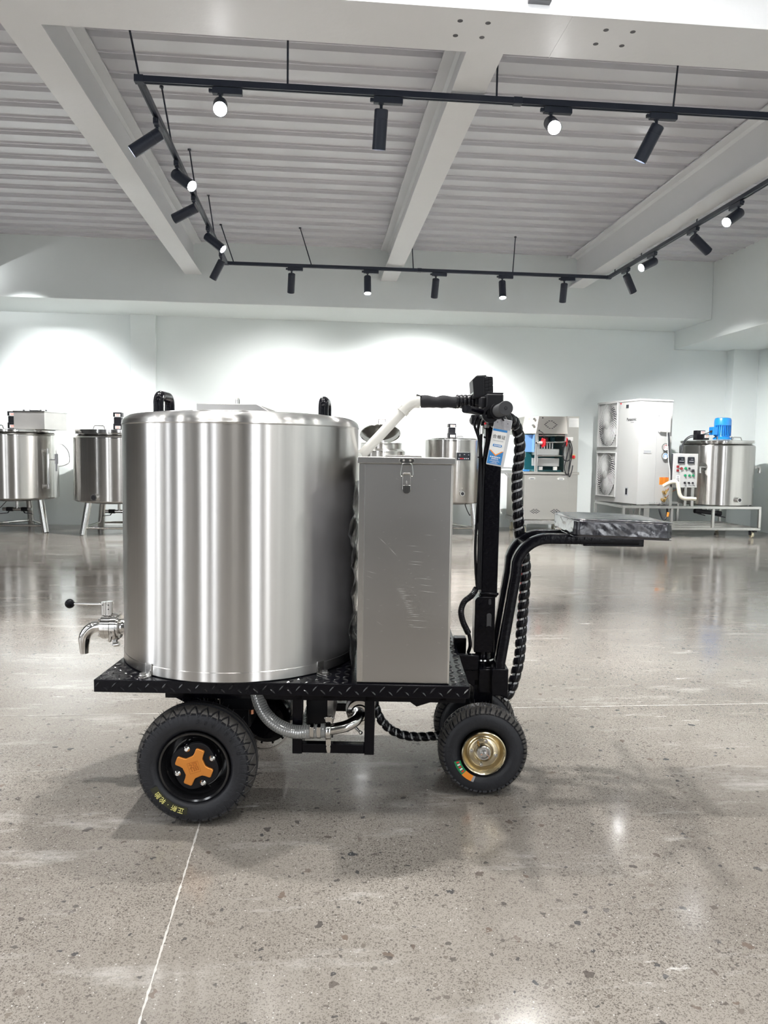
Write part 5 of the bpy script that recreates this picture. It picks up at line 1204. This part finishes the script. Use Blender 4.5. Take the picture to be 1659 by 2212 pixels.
m = M(); m.cyl((2.79, FY, 1.176), (2.83, FY, 1.178), 0.02, n=16); m.cyl((2.755, FY - 0.003, 1.176), (2.79, FY, 1.176), 0.012, n=12); obj('collar', m, 'whitep', pr)
m = M(); m.sphere((2.752, FY - 0.012, 1.176), 0.011, 12); obj('ball_knob', m, 'ink', pr)
m = M(); m.box(2.79, 3.075, FY + 0.06, FY + 0.30, 1.022, 1.105); obj('trough', m, 'steel', pr, bevel=0.004)
m = M(); m.box(2.782, 3.068, FY + 0.03, FY + 0.28, 0.884, 0.986); obj('drawer_box', m, 'white', pr, bevel=0.004)
for x in (2.829, 3.018):
    m = M(); m.box(x - 0.024, x + 0.024, FY + 0.02, FY + 0.05, 0.834, 0.878); obj('foot_block', m, 'whitep', pr, bevel=0.003)
m = M(); m.box(2.79, 3.12, FY + 0.1, FY + 0.5, 0.815, 0.835); obj('blue_tray', m, 'teal', pr)
for k in range(7):
    x = 2.86 + 0.036 * k; m = M(); m.cyl((x, 9.6, 1.10), (x, 9.6, 1.19 + 0.01 * (k % 3)), 0.014, n=12); obj('nozzle', m, 'polish', pr)
for (x, z, mt) in ((2.88, 1.235, 'teal'), (2.97, 1.225, 'darkred'), (3.06, 1.23, 'teal')):
    m = M(); m.box(x - 0.03, x + 0.03, 9.55, 9.62, z - 0.03, z + 0.03); m.cyl((x, 9.55, z), (x, 9.53, z), 0.02, n=14); obj('cylinder_block', m, mt, pr, bevel=0.004)
m = M(); m.cyl((2.66, 9.5, 0.815), (2.66, 9.5, 1.05), 0.02, n=14); m.cyl((2.66, 9.5, 1.0), (2.66, 9.5, 1.06), 0.032, n=14); obj('pedestal', m, 'whitep', pr)
m = M(); m.box(2.645, 2.675, 9.46, 9.475, 1.005, 1.03); obj('clamp_block', m, 'ink', pr)
m = M(); m.box(2.625, 2.72, 9.40, 9.55, 0.813, 0.835); obj('blue_base', m, 'blue', pr, bevel=0.002)
# coiled hose on the post, switch, hooks
for P in ([(3.15, FY - 0.02, 1.23), (3.20, FY - 0.02, 1.10), (3.19, FY - 0.02, 0.98), (3.14, FY - 0.02, 0.955), (3.10, FY - 0.02, 1.0), (3.11, FY - 0.02, 1.12), (3.15, FY - 0.02, 1.2)],
          [(3.175, FY - 0.025, 1.22), (3.215, FY - 0.025, 1.10), (3.195, FY - 0.025, 0.92), (3.17, FY - 0.025, 0.79), (3.14, FY - 0.025, 0.80), (3.12, FY - 0.025, 0.88), (3.15, FY - 0.025, 1.02), (3.175, FY - 0.025, 1.15)],
          [(3.165, FY - 0.03, 1.2), (3.185, FY - 0.03, 1.0), (3.172, FY - 0.03, 0.84), (3.188, FY - 0.03, 0.755), (3.215, FY - 0.03, 0.83), (3.225, FY - 0.03, 0.9)]):
    m = M(); m.tube(P, 0.0065, 8, smooth=8); obj('hose', m, 'ink', pr)
m = M(); m.bar((3.09, FY - 0.02, 1.13), (3.13, FY - 0.02, 1.19), 0.018, 0.024, up=(0, 1, 0)); obj('spray_gun', m, 'ink', pr, bevel=0.003)
m = M(); m.box(3.14, 3.225, FY - 0.012, FY + 0.02, 1.205, 1.255); obj('hose_bracket', m, 'whitep', pr, bevel=0.004)
m = M(); m.prism(rrect(0.062, 0.056, 0.004, 3), (3.2475, FY + 0.0445, 1.008), (1, 0, 0), (0, 0, 1), 0.006); sw = obj('isolator_plate', m, 'yellow', pr)
m = M(); m.cyl((3.25, FY + 0.038, 1.006), (3.25, FY + 0.012, 1.006), 0.021, n=20); m.box(3.243, 3.257, FY + 0.0, FY + 0.014, 0.986, 1.026); obj('isolator_switch', m, 'red', sw, bevel=0.002)
m = M(); m.tube([(2.79, FY - 0.0, 1.33), (2.83, FY - 0.02, 1.30), (2.845, FY - 0.02, 1.25), (2.838, FY - 0.02, 1.21)], 0.004, 8, smooth=5); obj('cable', m, 'ink', pr)

# ---- wheeled steel frame of the cooling set, with its control panel
fr = thing('cooling_skid', 'low welded stainless frame on casters carrying a control panel, condenser and vat', 'frame', (4.77, 9.6, 0))
X0, X1, Y0, Y1 = 3.85, 5.69, 9.10, 10.08; t_ = 0.032; zt, zl = 0.372, 0.100
def fbar(a, b_, nm='rail'):
    m = M(); m.bar(a, b_, t_, t_, up=(0, 1, 0) if nm == 'post' else (0, 0, 1)); return obj(nm, m, 'steel', fr, bevel=0.002)
h2 = t_ / 2
for z in (zt + h2, zl + h2):
    for y_ in (Y0 + h2, Y1 - h2): fbar((X0, y_, z), (X1, y_, z))
    for x in (X0 + h2, X1 - h2): fbar((x, Y0 + t_, z), (x, Y1 - t_, z))
fbar((4.62, Y0 + t_, zt + h2), (4.62, Y1 - t_, zt + h2)); fbar((X0 + t_, 9.45, zl + h2), (X1 - t_, 9.45, zl + h2)); fbar((X0 + t_, 9.75, zl + h2), (X1 - t_, 9.75, zl + h2))
for x in (X0 + h2, 4.50, 5.05, X1 - h2):
    for y_ in (Y0 + h2, Y1 - h2): fbar((x, y_, zl + t_), (x, y_, zt), 'post')
for (x, y_) in ((5.60, 9.16), (3.95, 9.16), (5.60, 10.0), (3.95, 10.0)):
    m = M(); m.cyl((x - 0.014, y_ - 0.012, 0.04), (x + 0.014, y_ - 0.012, 0.04), 0.04, n=20); w = obj('caster', m, 'caster', fr, bevel=0.005)
    m = M(); m.box(x - 0.04, x + 0.04, y_ - 0.03, y_ + 0.03, 0.091, 0.10); m.box(x - 0.022, x - 0.017, y_ - 0.03, y_ + 0.02, 0.035, 0.092); m.box(x + 0.017, x + 0.022, y_ - 0.03, y_ + 0.02, 0.035, 0.092); m.box(x + 0.0, x + 0.05, y_ - 0.05, y_ - 0.03, 0.078, 0.088); obj('caster_fork', m, 'ink', w)
for (xa, xb, z1) in ((4.462, 4.498, 0.66), (4.655, 4.69, 0.66), (4.745, 4.785, 0.66)):
    m = M(); m.box(xa, xb, 9.115, 9.145, zt + t_, z1); obj('panel_post', m, 'steel', fr, bevel=0.002)
PY = 9.095
m = M(); m.box(4.480, 4.808, PY, PY + 0.045, 0.640, 1.070); pn = obj('control_panel', m, 'white', fr, bevel=0.004)
m = M(); m.box(4.476, 4.480, PY + 0.006, PY + 0.045, 0.645, 1.066); obj('panel_edge', m, 'ink', pn)
def pbox(nm, x, z, w, h_, d, mt, bv=0.0, base=PY):
    m = M(); m.box(x - w / 2, x + w / 2, base - d, base + 0.002, z - h_ / 2, z + h_ / 2); return obj(nm, m, mt, pn, bevel=bv)
for x in (4.583, 4.711):
    pbox('temperature_display', x, 0.986, 0.084, 0.082, 0.012, 'lcd', 0.002)
    pbox('display_strip', x + 0.002, 0.974, 0.06, 0.008, 0.0128, 'greyink'); pbox('display_strip', x + 0.01, 1.0, 0.03, 0.005, 0.0128, 'greyink')
    pbox('panel_print', x, 1.046, 0.024, 0.005, 0.0006, 'greyink'); pbox('panel_print', x, 1.034, 0.05, 0.006, 0.0006, 'greyink')
for z in (0.904, 0.857): pbox('indicator', 4.545, z, 0.034, 0.030, 0.008, 'darkred', 0.003)
def pcyl(nm, x, z, r, d, mt):
    m = M(); m.cyl((x, PY + 0.001, z), (x, PY - d, z), r, n=20); o = obj(nm, m, mt, pn, bevel=0.002)
    m = M(); m.cyl((x, PY + 0.001, z), (x, PY - 0.003, z), r * 1.25, n=20); obj('button_ring', m, 'steel', pn); return o
MT['greenbtn'] = mat('green_button', (0.005, 0.24, 0.10), rough=0.3)
pcyl('lamp_button', 4.594, 0.881, 0.016, 0.012, 'darkred'); pcyl('lamp_button', 4.649, 0.882, 0.016, 0.012, 'greenbtn')
for x in (4.647, 4.702, 4.751): pcyl('lamp_button', x, 0.794, 0.015, 0.012, 'greenbtn')
for (x, z) in ((4.697, 0.882), (4.645, 0.7), (4.70, 0.701), (4.749, 0.701)):
    pcyl('selector_switch', x, z, 0.013, 0.008, 'ink'); m = M(); m.obox((x, PY - 0.012, z), 0.026, 0.01, 0.008, Matrix.Rotation(radians(40), 3, 'Y')); obj('switch_bar', m, 'ink', pn)
pbox('socket', 4.742, 0.854, 0.03, 0.036, 0.02, 'ink', 0.004)
pbox('rating_plate', 4.552, 0.745, 0.052, 0.095, 0.001, 'paper')
for (z, w) in ((0.775, 0.03), (0.75, 0.036), (0.728, 0.036), (0.716, 0.036)): pbox('panel_print', 4.552, z, w, 0.008, 0.0016, 'ink')
for (x, z) in ((4.594, 0.845), (4.649, 0.846), (4.697, 0.846), (4.647, 0.762), (4.702, 0.762), (4.751, 0.762), (4.645, 0.668), (4.70, 0.668), (4.749, 0.668)):
    pbox('panel_print', x, z, 0.034, 0.007, 0.0006, 'greyink')
# under the frame: loose cable with tag
m = M(); m.tube([(4.36, 9.2, 0.42), (4.37, 9.15, 0.30), (4.40, 9.12, 0.23), (4.435, 9.12, 0.26), (4.455, 9.15, 0.36), (4.46, 9.2, 0.42)], 0.012, 10, smooth=6); obj('drop_cable', m, 'ink', fr)
m = M(); m.obox((4.452, 9.118, 0.295), 0.03, 0.015, 0.06, Matrix.Rotation(radians(12), 3, 'Y')); obj('orange_plug', m, 'orangeP', fr, bevel=0.005)
m = M(); m.box(3.9, 5.6, 10.1, 10.104, 0.11, 0.13); obj('kick_strip', m, 'steel', fr)
for k, (x, z, a) in enumerate(((4.30, 0.30, 20), (4.22, 0.28, -15), (4.12, 0.27, 30))):
    m = M(); m.obox((x, 9.7, z), 0.05, 0.004, 0.2, Matrix.Rotation(radians(a), 3, 'Y')); obj('hanging_sheet', m, 'white', fr)
m = M(); m.box(4.35, 4.43, 9.6, 9.7, 0.135, 0.4); m.box(4.30, 4.50, 9.55, 9.75, 0.135, 0.16); obj('compressor_stand', m, 'steel', fr, bevel=0.002)

# ---- condensing unit standing on the frame  (local: x along the service side, y along the fan side)
cu_ = thing('condensing_unit', 'white twin fan condensing unit standing on the steel frame', 'condensing unit', (4.0666, 9.187, zt + t_ + 0.012), radians(14), world=False)
z0 = -(zt + t_ + 0.012)
SW, FL, H0, H1 = 0.50, 0.905, 0.0, 1.337
m = M(); m.box(0.0, SW, 0.0, FL, 0.0, H1 - 0.028); cbody = obj('casing', m, 'white', cu_, bevel=0.004)
m = M(); m.box(-0.006, SW + 0.006, -0.006, FL + 0.006, H1 - 0.028, H1); obj('top_cover', m, 'white', cu_, bevel=0.006)
m = M(); m.box(0.02, SW - 0.02, 0.02, FL - 0.02, -0.012, 0.0); obj('base_feet', m, 'steel', cu_)
for (y_, z) in ((0.0, 0.0),):
    m = M(); m.box(0.265, 0.2675, -0.0008, 0.0005, 0.004, H1 - 0.03); obj('panel_seam', m, 'greyink', cu_)
    m = M(); m.box(-0.0008, 0.0005, 0.415, 0.4175, 0.004, H1 - 0.03); obj('panel_seam', m, 'greyink', cu_)
for k in range(9):
    if k < 5: c = (0.03 + 0.11 * k, -0.007, H1 - 0.014); d = Vector((0, -1, 0))
    else: c = (-0.007, 0.12 + 0.2 * (k - 5), H1 - 0.014); d = Vector((-1, 0, 0))
    m = M(); m.cyl(c, vec(c) + d * 0.002, 0.005, n=10); obj('screw', m, 'greyink', cu_)
for k in range(8):
    m = M(); c = vec((0.2 + 0.037 * k, 0, 0.02)); m.cyl(c, c + Vector((0, -0.003, 0)), 0.006, n=10); obj('screw', m, 'greyink', cu_)
def fan(cy_, cz):
    """square grille panel: rim, curved radial spokes, rings, hub and the rotor behind"""
    sy, sz = 0.205, 0.295
    R0 = 0.215
    m = M()    # recess rim frame
    for (a, b_, c, d) in ((-sy, sy, sz - 0.012, sz), (-sy, sy, -sz, -sz + 0.012)): m.box(-0.022, 0.0, cy_ + a, cy_ + b_, cz + c, cz + d)
    for s in (-1, 1): m.box(-0.022, 0.0, cy_ + s * sy - 0.006, cy_ + s * sy + 0.006, cz - sz, cz + sz)
    g_ = obj('fan_grille', m, 'white', cu_, bevel=0.003)
    m = M(); m.box(-0.0012, 0.0, cy_ - sy, cy_ + sy, cz - sz, cz + sz); obj('grille_back', m, 'white', g_)
    m = M(); n = 56; m.add([(-0.0018, cy_ + cos(2 * pi * k / n) * sy * 0.97, cz + sin(2 * pi * k / n) * sz * 0.97) for k in range(n)], [tuple(range(n))]); obj('fan_opening', m, 'hole', g_, smooth=0)
    m = M()
    for k in range(44):
        t = 2 * pi * k / 44; pts = []
        for i in range(7):
            q = i / 6; a = t + 0.45 * q * q; rr = 0.19 + 0.80 * q
            pts.append((-0.020 + 0.008 * q, cy_ + cos(a) * sy * rr, cz + sin(a) * sz * rr))
        m.tube(pts, 0.0052, 4, caps=False)
    obj('grille_spokes', m, 'white', g_, kind='stuff')
    m = M()
    for q in (2, 4, 6):
        rr = 0.18 + 0.13 * q; pts = [(-0.014, cy_ + cos(2 * pi * k / 40) * sy * rr, cz + sin(2 * pi * k / 40) * sz * rr) for k in range(41)]; m.tube(pts, 0.0018, 4, caps=False)
    obj('grille_rings', m, 'white', g_, kind='stuff')
    m = M(); m.lathe([(0.0005, -0.034), (0.6, -0.032), (0.95, -0.024), (1.0, -0.012)], axis='x', n=32); m.v = [(p[0], cy_ + p[1] * 0.045, cz + p[2] * 0.062) for p in m.v]; obj('grille_hub', m, 'white', g_)
    m = M()
    for k in range(3):
        t = 2 * pi * k / 3 + 0.5; P = []
        for i in range(6):
            q = i / 5; P.append((-0.004, cy_ + cos(t + 0.3 * q) * sy * (0.2 + 0.7 * q), cz + sin(t + 0.3 * q) * sz * (0.2 + 0.7 * q)))
        for i in range(6):
            q = 1 - i / 5; P.append((-0.004, cy_ + cos(t + 0.9 + 0.1 * q) * sy * (0.2 + 0.7 * q), cz + sin(t + 0.9 + 0.1 * q) * sz * (0.2 + 0.7 * q)))
        m.add(P, [tuple(range(12))])
    obj('fan_blades', m, 'greyink', g_, smooth=0)
fan(0.655, 1.022); fan(0.655, 0.362)
zz = lambda z: z + z0
m = M(); m.box(-0.003, 0.0, 0.235, 0.285, zz(1.645), zz(1.69)); obj('black_badge', m, 'lcd', cu_)
m = M(); m.box(-0.002, 0.0, 0.385, 0.41, zz(1.70), zz(1.72)); obj('red_label', m, 'red', cu_)
for k in range(4):
    m = M(); m.box(-0.002, 0.0, 0.387, 0.408, zz(1.685 - 0.012 * k), zz(1.689 - 0.012 * k)); obj('label_print', m, 'greyink', cu_)
text('lettering', 'Panasonic', 0.058, (-0.0012, 0.168, zz(1.497)), (0, -1, 0), (0, 0, 1), 'ink', cu_, sx=0.84, bold=0.0012)
for k in range(6):
    m = M(); m.box(-0.0018, 0.0, 0.12 + 0.011 * k, 0.127 + 0.011 * k, zz(1.457), zz(1.462)); obj('small_print', m, 'ink', cu_)
m = M(); m.box(-0.003, 0.0, 0.185, 0.245, zz(0.515), zz(0.625)); v_ = obj('louvre_frame', m, 'greyink', cu_)
m = M(); m.box(-0.0045, -0.002, 0.197, 0.233, zz(0.53), zz(0.61)); obj('louvre', m, 'lcd', v_)
# service side
m = M(); m.box(0.07, 0.19, -0.004, 0.0, zz(1.065), zz(1.112)); hd = obj('grip_recess', m, 'white', cu_, bevel=0.002)
m = M(); m.box(0.078, 0.182, -0.0052, -0.003, zz(1.073), zz(1.102)); obj('recess_shadow_gap', m, 'greyink', hd)  # grey strip painted for the shade inside the grip recess
m = M(); m.box(0.335, 0.468, -0.0016, 0.0, zz(1.606), zz(1.71)); obj('data_sheet', m, 'paper', cu_)
for k in range(7):
    m = M(); m.box(0.343, 0.46 - 0.02 * (k % 3), -0.0022, -0.001, zz(1.695 - 0.0125 * k), zz(1.698 - 0.0125 * k)); obj('sheet_print', m, 'greyink', cu_)
m = M(); m.box(0.295, 0.455, -0.028, 0.0, zz(1.335), zz(1.55)); cv = obj('terminal_cover', m, 'white', cu_, bevel=0.004)
for (x, z) in ((0.289, 1.545), (0.461, 1.545), (0.289, 1.34), (0.461, 1.34)):
    m = M(); m.cyl((x, 0.0, zz(z)), (x, -0.006, zz(z)), 0.007, n=10); obj('screw', m, 'greyink', cv)
for (z, mt) in ((1.147, 'darkred'), (1.035, 'blue')):
    m = M(); m.lathe([(0.0005, -0.016), (0.042, -0.016), (0.048, -0.02), (0.050, -0.012), (0.050, 0.0)], (0.40, 0, zz(z)), 'y', 32); gd = obj('pressure_gauge', m, 'polish', cu_)
    m = M(); m.cyl((0.40, -0.0165, zz(z)), (0.40, -0.0172, zz(z)), 0.041, n=28); obj('dial', m, 'paper', gd)
    m = M(); m.lathe([(0.024, -0.0176), (0.034, -0.0176)], (0.40, 0, zz(z)), 'y', 28, a0=-0.7, a1=pi + 0.7); m.obox((0.398, -0.018, zz(z) + 0.006), 0.003, 0.001, 0.04, Matrix.Rotation(radians(25), 3, 'Y')); obj('dial_print', m, mt, gd)
m = M(); m.tube([(0.412, -0.03, zz(1.335)), (0.425, -0.04, zz(1.26)), (0.432, -0.045, zz(1.1)), (0.44, -0.045, zz(0.98)), (0.47, -0.04, zz(0.86)), (0.49, -0.03, zz(0.75)), (0.495, -0.02, zz(0.5))], 0.0085, 10, smooth=6); obj('power_cable', m, 'ink', cu_)
m = M(); m.tube([(0.40, -0.03, zz(1.335)), (0.405, -0.035, zz(1.22)), (0.412, -0.05, zz(1.1)), (0.425, -0.05, zz(0.98)), (0.455, -0.045, zz(0.86)), (0.478, -0.03, zz(0.72))], 0.005, 8, smooth=6); obj('sensor_cable', m, 'whitep', cu_)
m = M(); m.box(0.335, 0.478, -0.002, 0.0, zz(0.668), zz(0.762)); os_ = obj('warning_label', m, 'orangeP', cu_)
for (x, w) in ((0.372, 0.05), (0.442, 0.05)):
    m = M(); m.box(x - 0.014, x + 0.014, -0.003, -0.0015, zz(0.752), zz(0.759)); obj('label_print', m, 'red', os_)
    m = M()
    for k in range(6): m.box(x - w / 2, x + w / 2 - 0.008 * (k % 2), -0.0026, -0.0015, zz(0.735 - 0.0105 * k), zz(0.7375 - 0.0105 * k))
    obj('label_lines', m, 'darkorange', os_, kind='stuff')
for (x, z) in ((0.40, 0.575), (0.385, 0.478)):
    m = M(); m.cyl((x, 0.0, zz(z)), (x - 0.01, -0.07, zz(z) - 0.005), 0.017, n=12); m.cyl((x - 0.03, -0.05, zz(z) - 0.02), (x + 0.03, -0.05, zz(z) + 0.025), 0.014, n=10); m.cyl((x - 0.012, -0.06, zz(z) - 0.03), (x + 0.012, -0.045, zz(z) + 0.03), 0.010, n=8); obj('service_valve', m, 'brass', cu_)
m = M(); m.tube([(0.43, -0.05, zz(0.60)), (0.44, -0.08, zz(0.635)), (0.445, -0.12, zz(0.668))], 0.011, 10, smooth=4); obj('copper_pipe', m, 'copper', cu_)
m = M(); m.tube([(0.41, -0.05, zz(0.50)), (0.45, -0.07, zz(0.55)), (0.50, -0.09, zz(0.60)), (0.545, -0.10, zz(0.605)), (0.56, -0.09, zz(0.57))], 0.006, 8, smooth=5); obj('copper_pipe', m, 'copper', cu_)
m = M(); m.tube([(0.323, -0.100, zz(0.655)), (0.350, -0.150, zz(0.690)), (0.378, -0.215, zz(0.715)), (0.408, -0.245, zz(0.700)), (0.423, -0.255, zz(0.640)), (0.433, -0.265, zz(0.570)), (0.453, -0.275, zz(0.525)), (0.498, -0.285, zz(0.505)), (0.568, -0.300, zz(0.505)), (0.643, -0.315, zz(0.500))], 0.0235, 16, smooth=6); obj('insulated_pipe', m, 'foam', cu_)

# ---- cooling vat on the frame
cx, cy, r = 5.327, 9.60, 0.468
vt = thing('cooling_vat', 'steel cooling vat with a bright blue motor on its flat lid', 'tank', (cx, cy, zt + t_))
m = M(); m.lathe([(0.0005, zt + t_ + 0.001), (r * 0.97, zt + t_ + 0.001), (r, zt + t_ + 0.012), (r, 1.175), (r - 0.004, 1.183), (r - 0.03, 1.200), (r - 0.045, 1.205), (r - 0.045, 1.215), (0.0005, 1.216)], (cx, cy, 0), n=80); obj('vessel', m, 'kettle', vt, smooth=25)
m = M(); m.lathe([(r - 0.04, 1.216), (r - 0.012, 1.217), (r - 0.010, 1.24), (r - 0.02, 1.244), (0.0005, 1.250)], (cx, cy, 0), n=72); obj('lid', m, 'polish', vt, smooth=25)
m = M(); m.box(5.25, 5.66, 9.28, 9.62, 1.244, 1.252); obj('lid_flap', m, 'steel', vt, bevel=0.001)
bx, by = 5.13, 9.30; zb_ = 1.252; sc_ = 9.30 / 9.13
def bz(z): return 1.01 + (z - 1.01) * sc_
mx = 5.13 * sc_ - 0.0
m = M(); m.lathe([(0.0005, bz(1.255)), (0.112, bz(1.255)), (0.112, bz(1.275)), (0.092, bz(1.285)), (0.085, bz(1.30)), (0.085, bz(1.44))], (mx, by, 0), n=32)
mo = obj('motor_body', m, 'bluepaint', vt)
m = M(); m.lathe([(0.085, bz(1.43)), (0.104, bz(1.43)), (0.104, bz(1.495)), (0.095, bz(1.522)), (0.07, bz(1.528)), (0.0005, bz(1.528))], (mx, by, 0), n=32); obj('fan_cowl', m, 'bluepaint', mo, bevel=0.002)
for k in range(26):
    t = 2 * pi * k / 26; R = Matrix.Rotation(t, 3, 'Z'); m = M(); m.obox(Vector((mx, by, bz(1.365))) + R @ Vector((0.093, 0, 0)), 0.018, 0.006, 0.135, R); obj('cooling_fin', m, 'bluepaint', mo)
m = M(); m.box(mx - 0.155, mx - 0.085, by - 0.05, by + 0.05, bz(1.31), bz(1.41)); obj('terminal_box', m, 'bluepaint', mo, bevel=0.004)
m = M(); m.cyl((mx - 0.155, by - 0.02, bz(1.355)), (mx - 0.175, by - 0.02, bz(1.35)), 0.014, n=12); obj('cable_gland', m, 'ink', mo)
for s in (-1, 1):
    m = M(); m.cyl((mx + s * 0.10, by - 0.06, bz(1.25)), (mx + s * 0.10, by - 0.06, bz(1.29)), 0.010, n=8); obj('bolt', m, 'steel', mo)
# two black drive units side by side
for (px_, pz0, pz1, yy, hw_) in ((4.857 * sc_, 1.262, 1.365, 9.36, 0.058), (4.878 * sc_, 1.262, 1.315, 9.27, 0.041)):
    m = M(); m.box(px_ - hw_, px_ + hw_, yy - 0.045, yy + 0.045, bz(1.245), bz(pz1)); du = obj('drive_unit', m, 'blackmatt', vt, bevel=0.003)
    m = M(); m.box(px_ + hw_ - 0.062, px_ + hw_ - 0.006, yy - 0.0475, yy - 0.044, bz(pz1) - 0.045, bz(pz1) - 0.01); obj('label_plate', m, 'paper', du)
    m = M(); m.box(px_ + hw_ - 0.055, px_ + hw_ - 0.012, yy - 0.0485, yy - 0.047, bz(pz1) - 0.026, bz(pz1) - 0.018); m.box(px_ + hw_ - 0.055, px_ + hw_ - 0.02, yy - 0.0485, yy - 0.047, bz(pz1) - 0.038, bz(pz1) - 0.033); obj('label_print', m, 'labelred', du, kind='stuff')
m = M(); m.tube([(mx - 0.17, by - 0.02, bz(1.35)), (mx - 0.22, by - 0.02, bz(1.33)), (mx - 0.27, by, bz(1.315))], 0.006, 8, smooth=4); obj('cable', m, 'ink', vt)
for dz in (0.0, -0.02):
    m = M(); m.tube([(4.90, 9.34, 1.31 + dz), (4.80, 9.30, 1.30 + dz), (4.70, 9.24, 1.25 + dz), (4.635 - dz, 9.20, 1.17), (4.61 - dz, 9.165, 1.12), (4.60 - dz, 9.16, 1.072)], 0.006, 8, smooth=6); obj('cable', m, 'ink', vt)
wire_handle(vt, (5.43, 9.30, 1.252), (1, 0.25, 0), 0.15, 0.04)
def tap(ang, z, side):
    d = Vector((cos(ang), sin(ang), 0)); c = vec((cx, cy, z)) + d * (r - 0.01)
    m = M(); m.cyl(c, c + d * 0.10, 0.014, n=12); m.cyl(c + d * 0.05, c + d * 0.085, 0.02, n=8); m.tube([c + d * 0.09, c + d * 0.115, c + d * 0.125 + Vector((0, 0, -0.02)), c + d * 0.125 + Vector((0, 0, -0.075))], 0.019, 14, smooth=4); m.cyl(c + d * 0.125 + Vector((0, 0, -0.075)), c + d * 0.125 + Vector((0, 0, -0.055)), 0.024, n=14); obj('inlet_elbow', m, 'polish', vt)
tap(radians(-138), 0.90, 0); tap(radians(-6), 0.905, 1)
m = M(); m.disc((cx + (r + 0.001) * cos(radians(-138)), cy + (r + 0.001) * sin(radians(-138)), 0.905), 0.055, (cos(radians(-138)), sin(radians(-138)), 0), 0.004); obj('inlet_plate', m, 'polish', vt)
port(vt, cx, cy, r, radians(-84), 0.488, 0.032)
m = M(); m.cyl((5.20, 9.55, 0.372), (5.20, 9.55, 0.30), 0.016, n=12); obj('drain_pipe', m, 'polish', vt)
R8 = Matrix.Rotation(radians(8), 3, 'Y')
m = M(); a = Vector((4.98, 9.45, 0.325)); b_ = Vector((5.34, 9.45, 0.285)); m.cyl(a, b_, 0.03, n=14); m.cyl(a, a + (b_ - a) * 0.25, 0.036, n=14); m.cyl(b_ - (b_ - a) * 0.15, b_, 0.037, n=14); obj('drain_valve', m, 'ink', vt)
for (p, q) in ((Vector((5.0, 9.42, 0.29)), Vector((5.10, 9.40, 0.265))), (Vector((5.22, 9.42, 0.27)), Vector((5.38, 9.40, 0.24)))):
    m = M(); m.bar(p, q, 0.016, 0.012); obj('valve_lever', m, 'ink', vt)
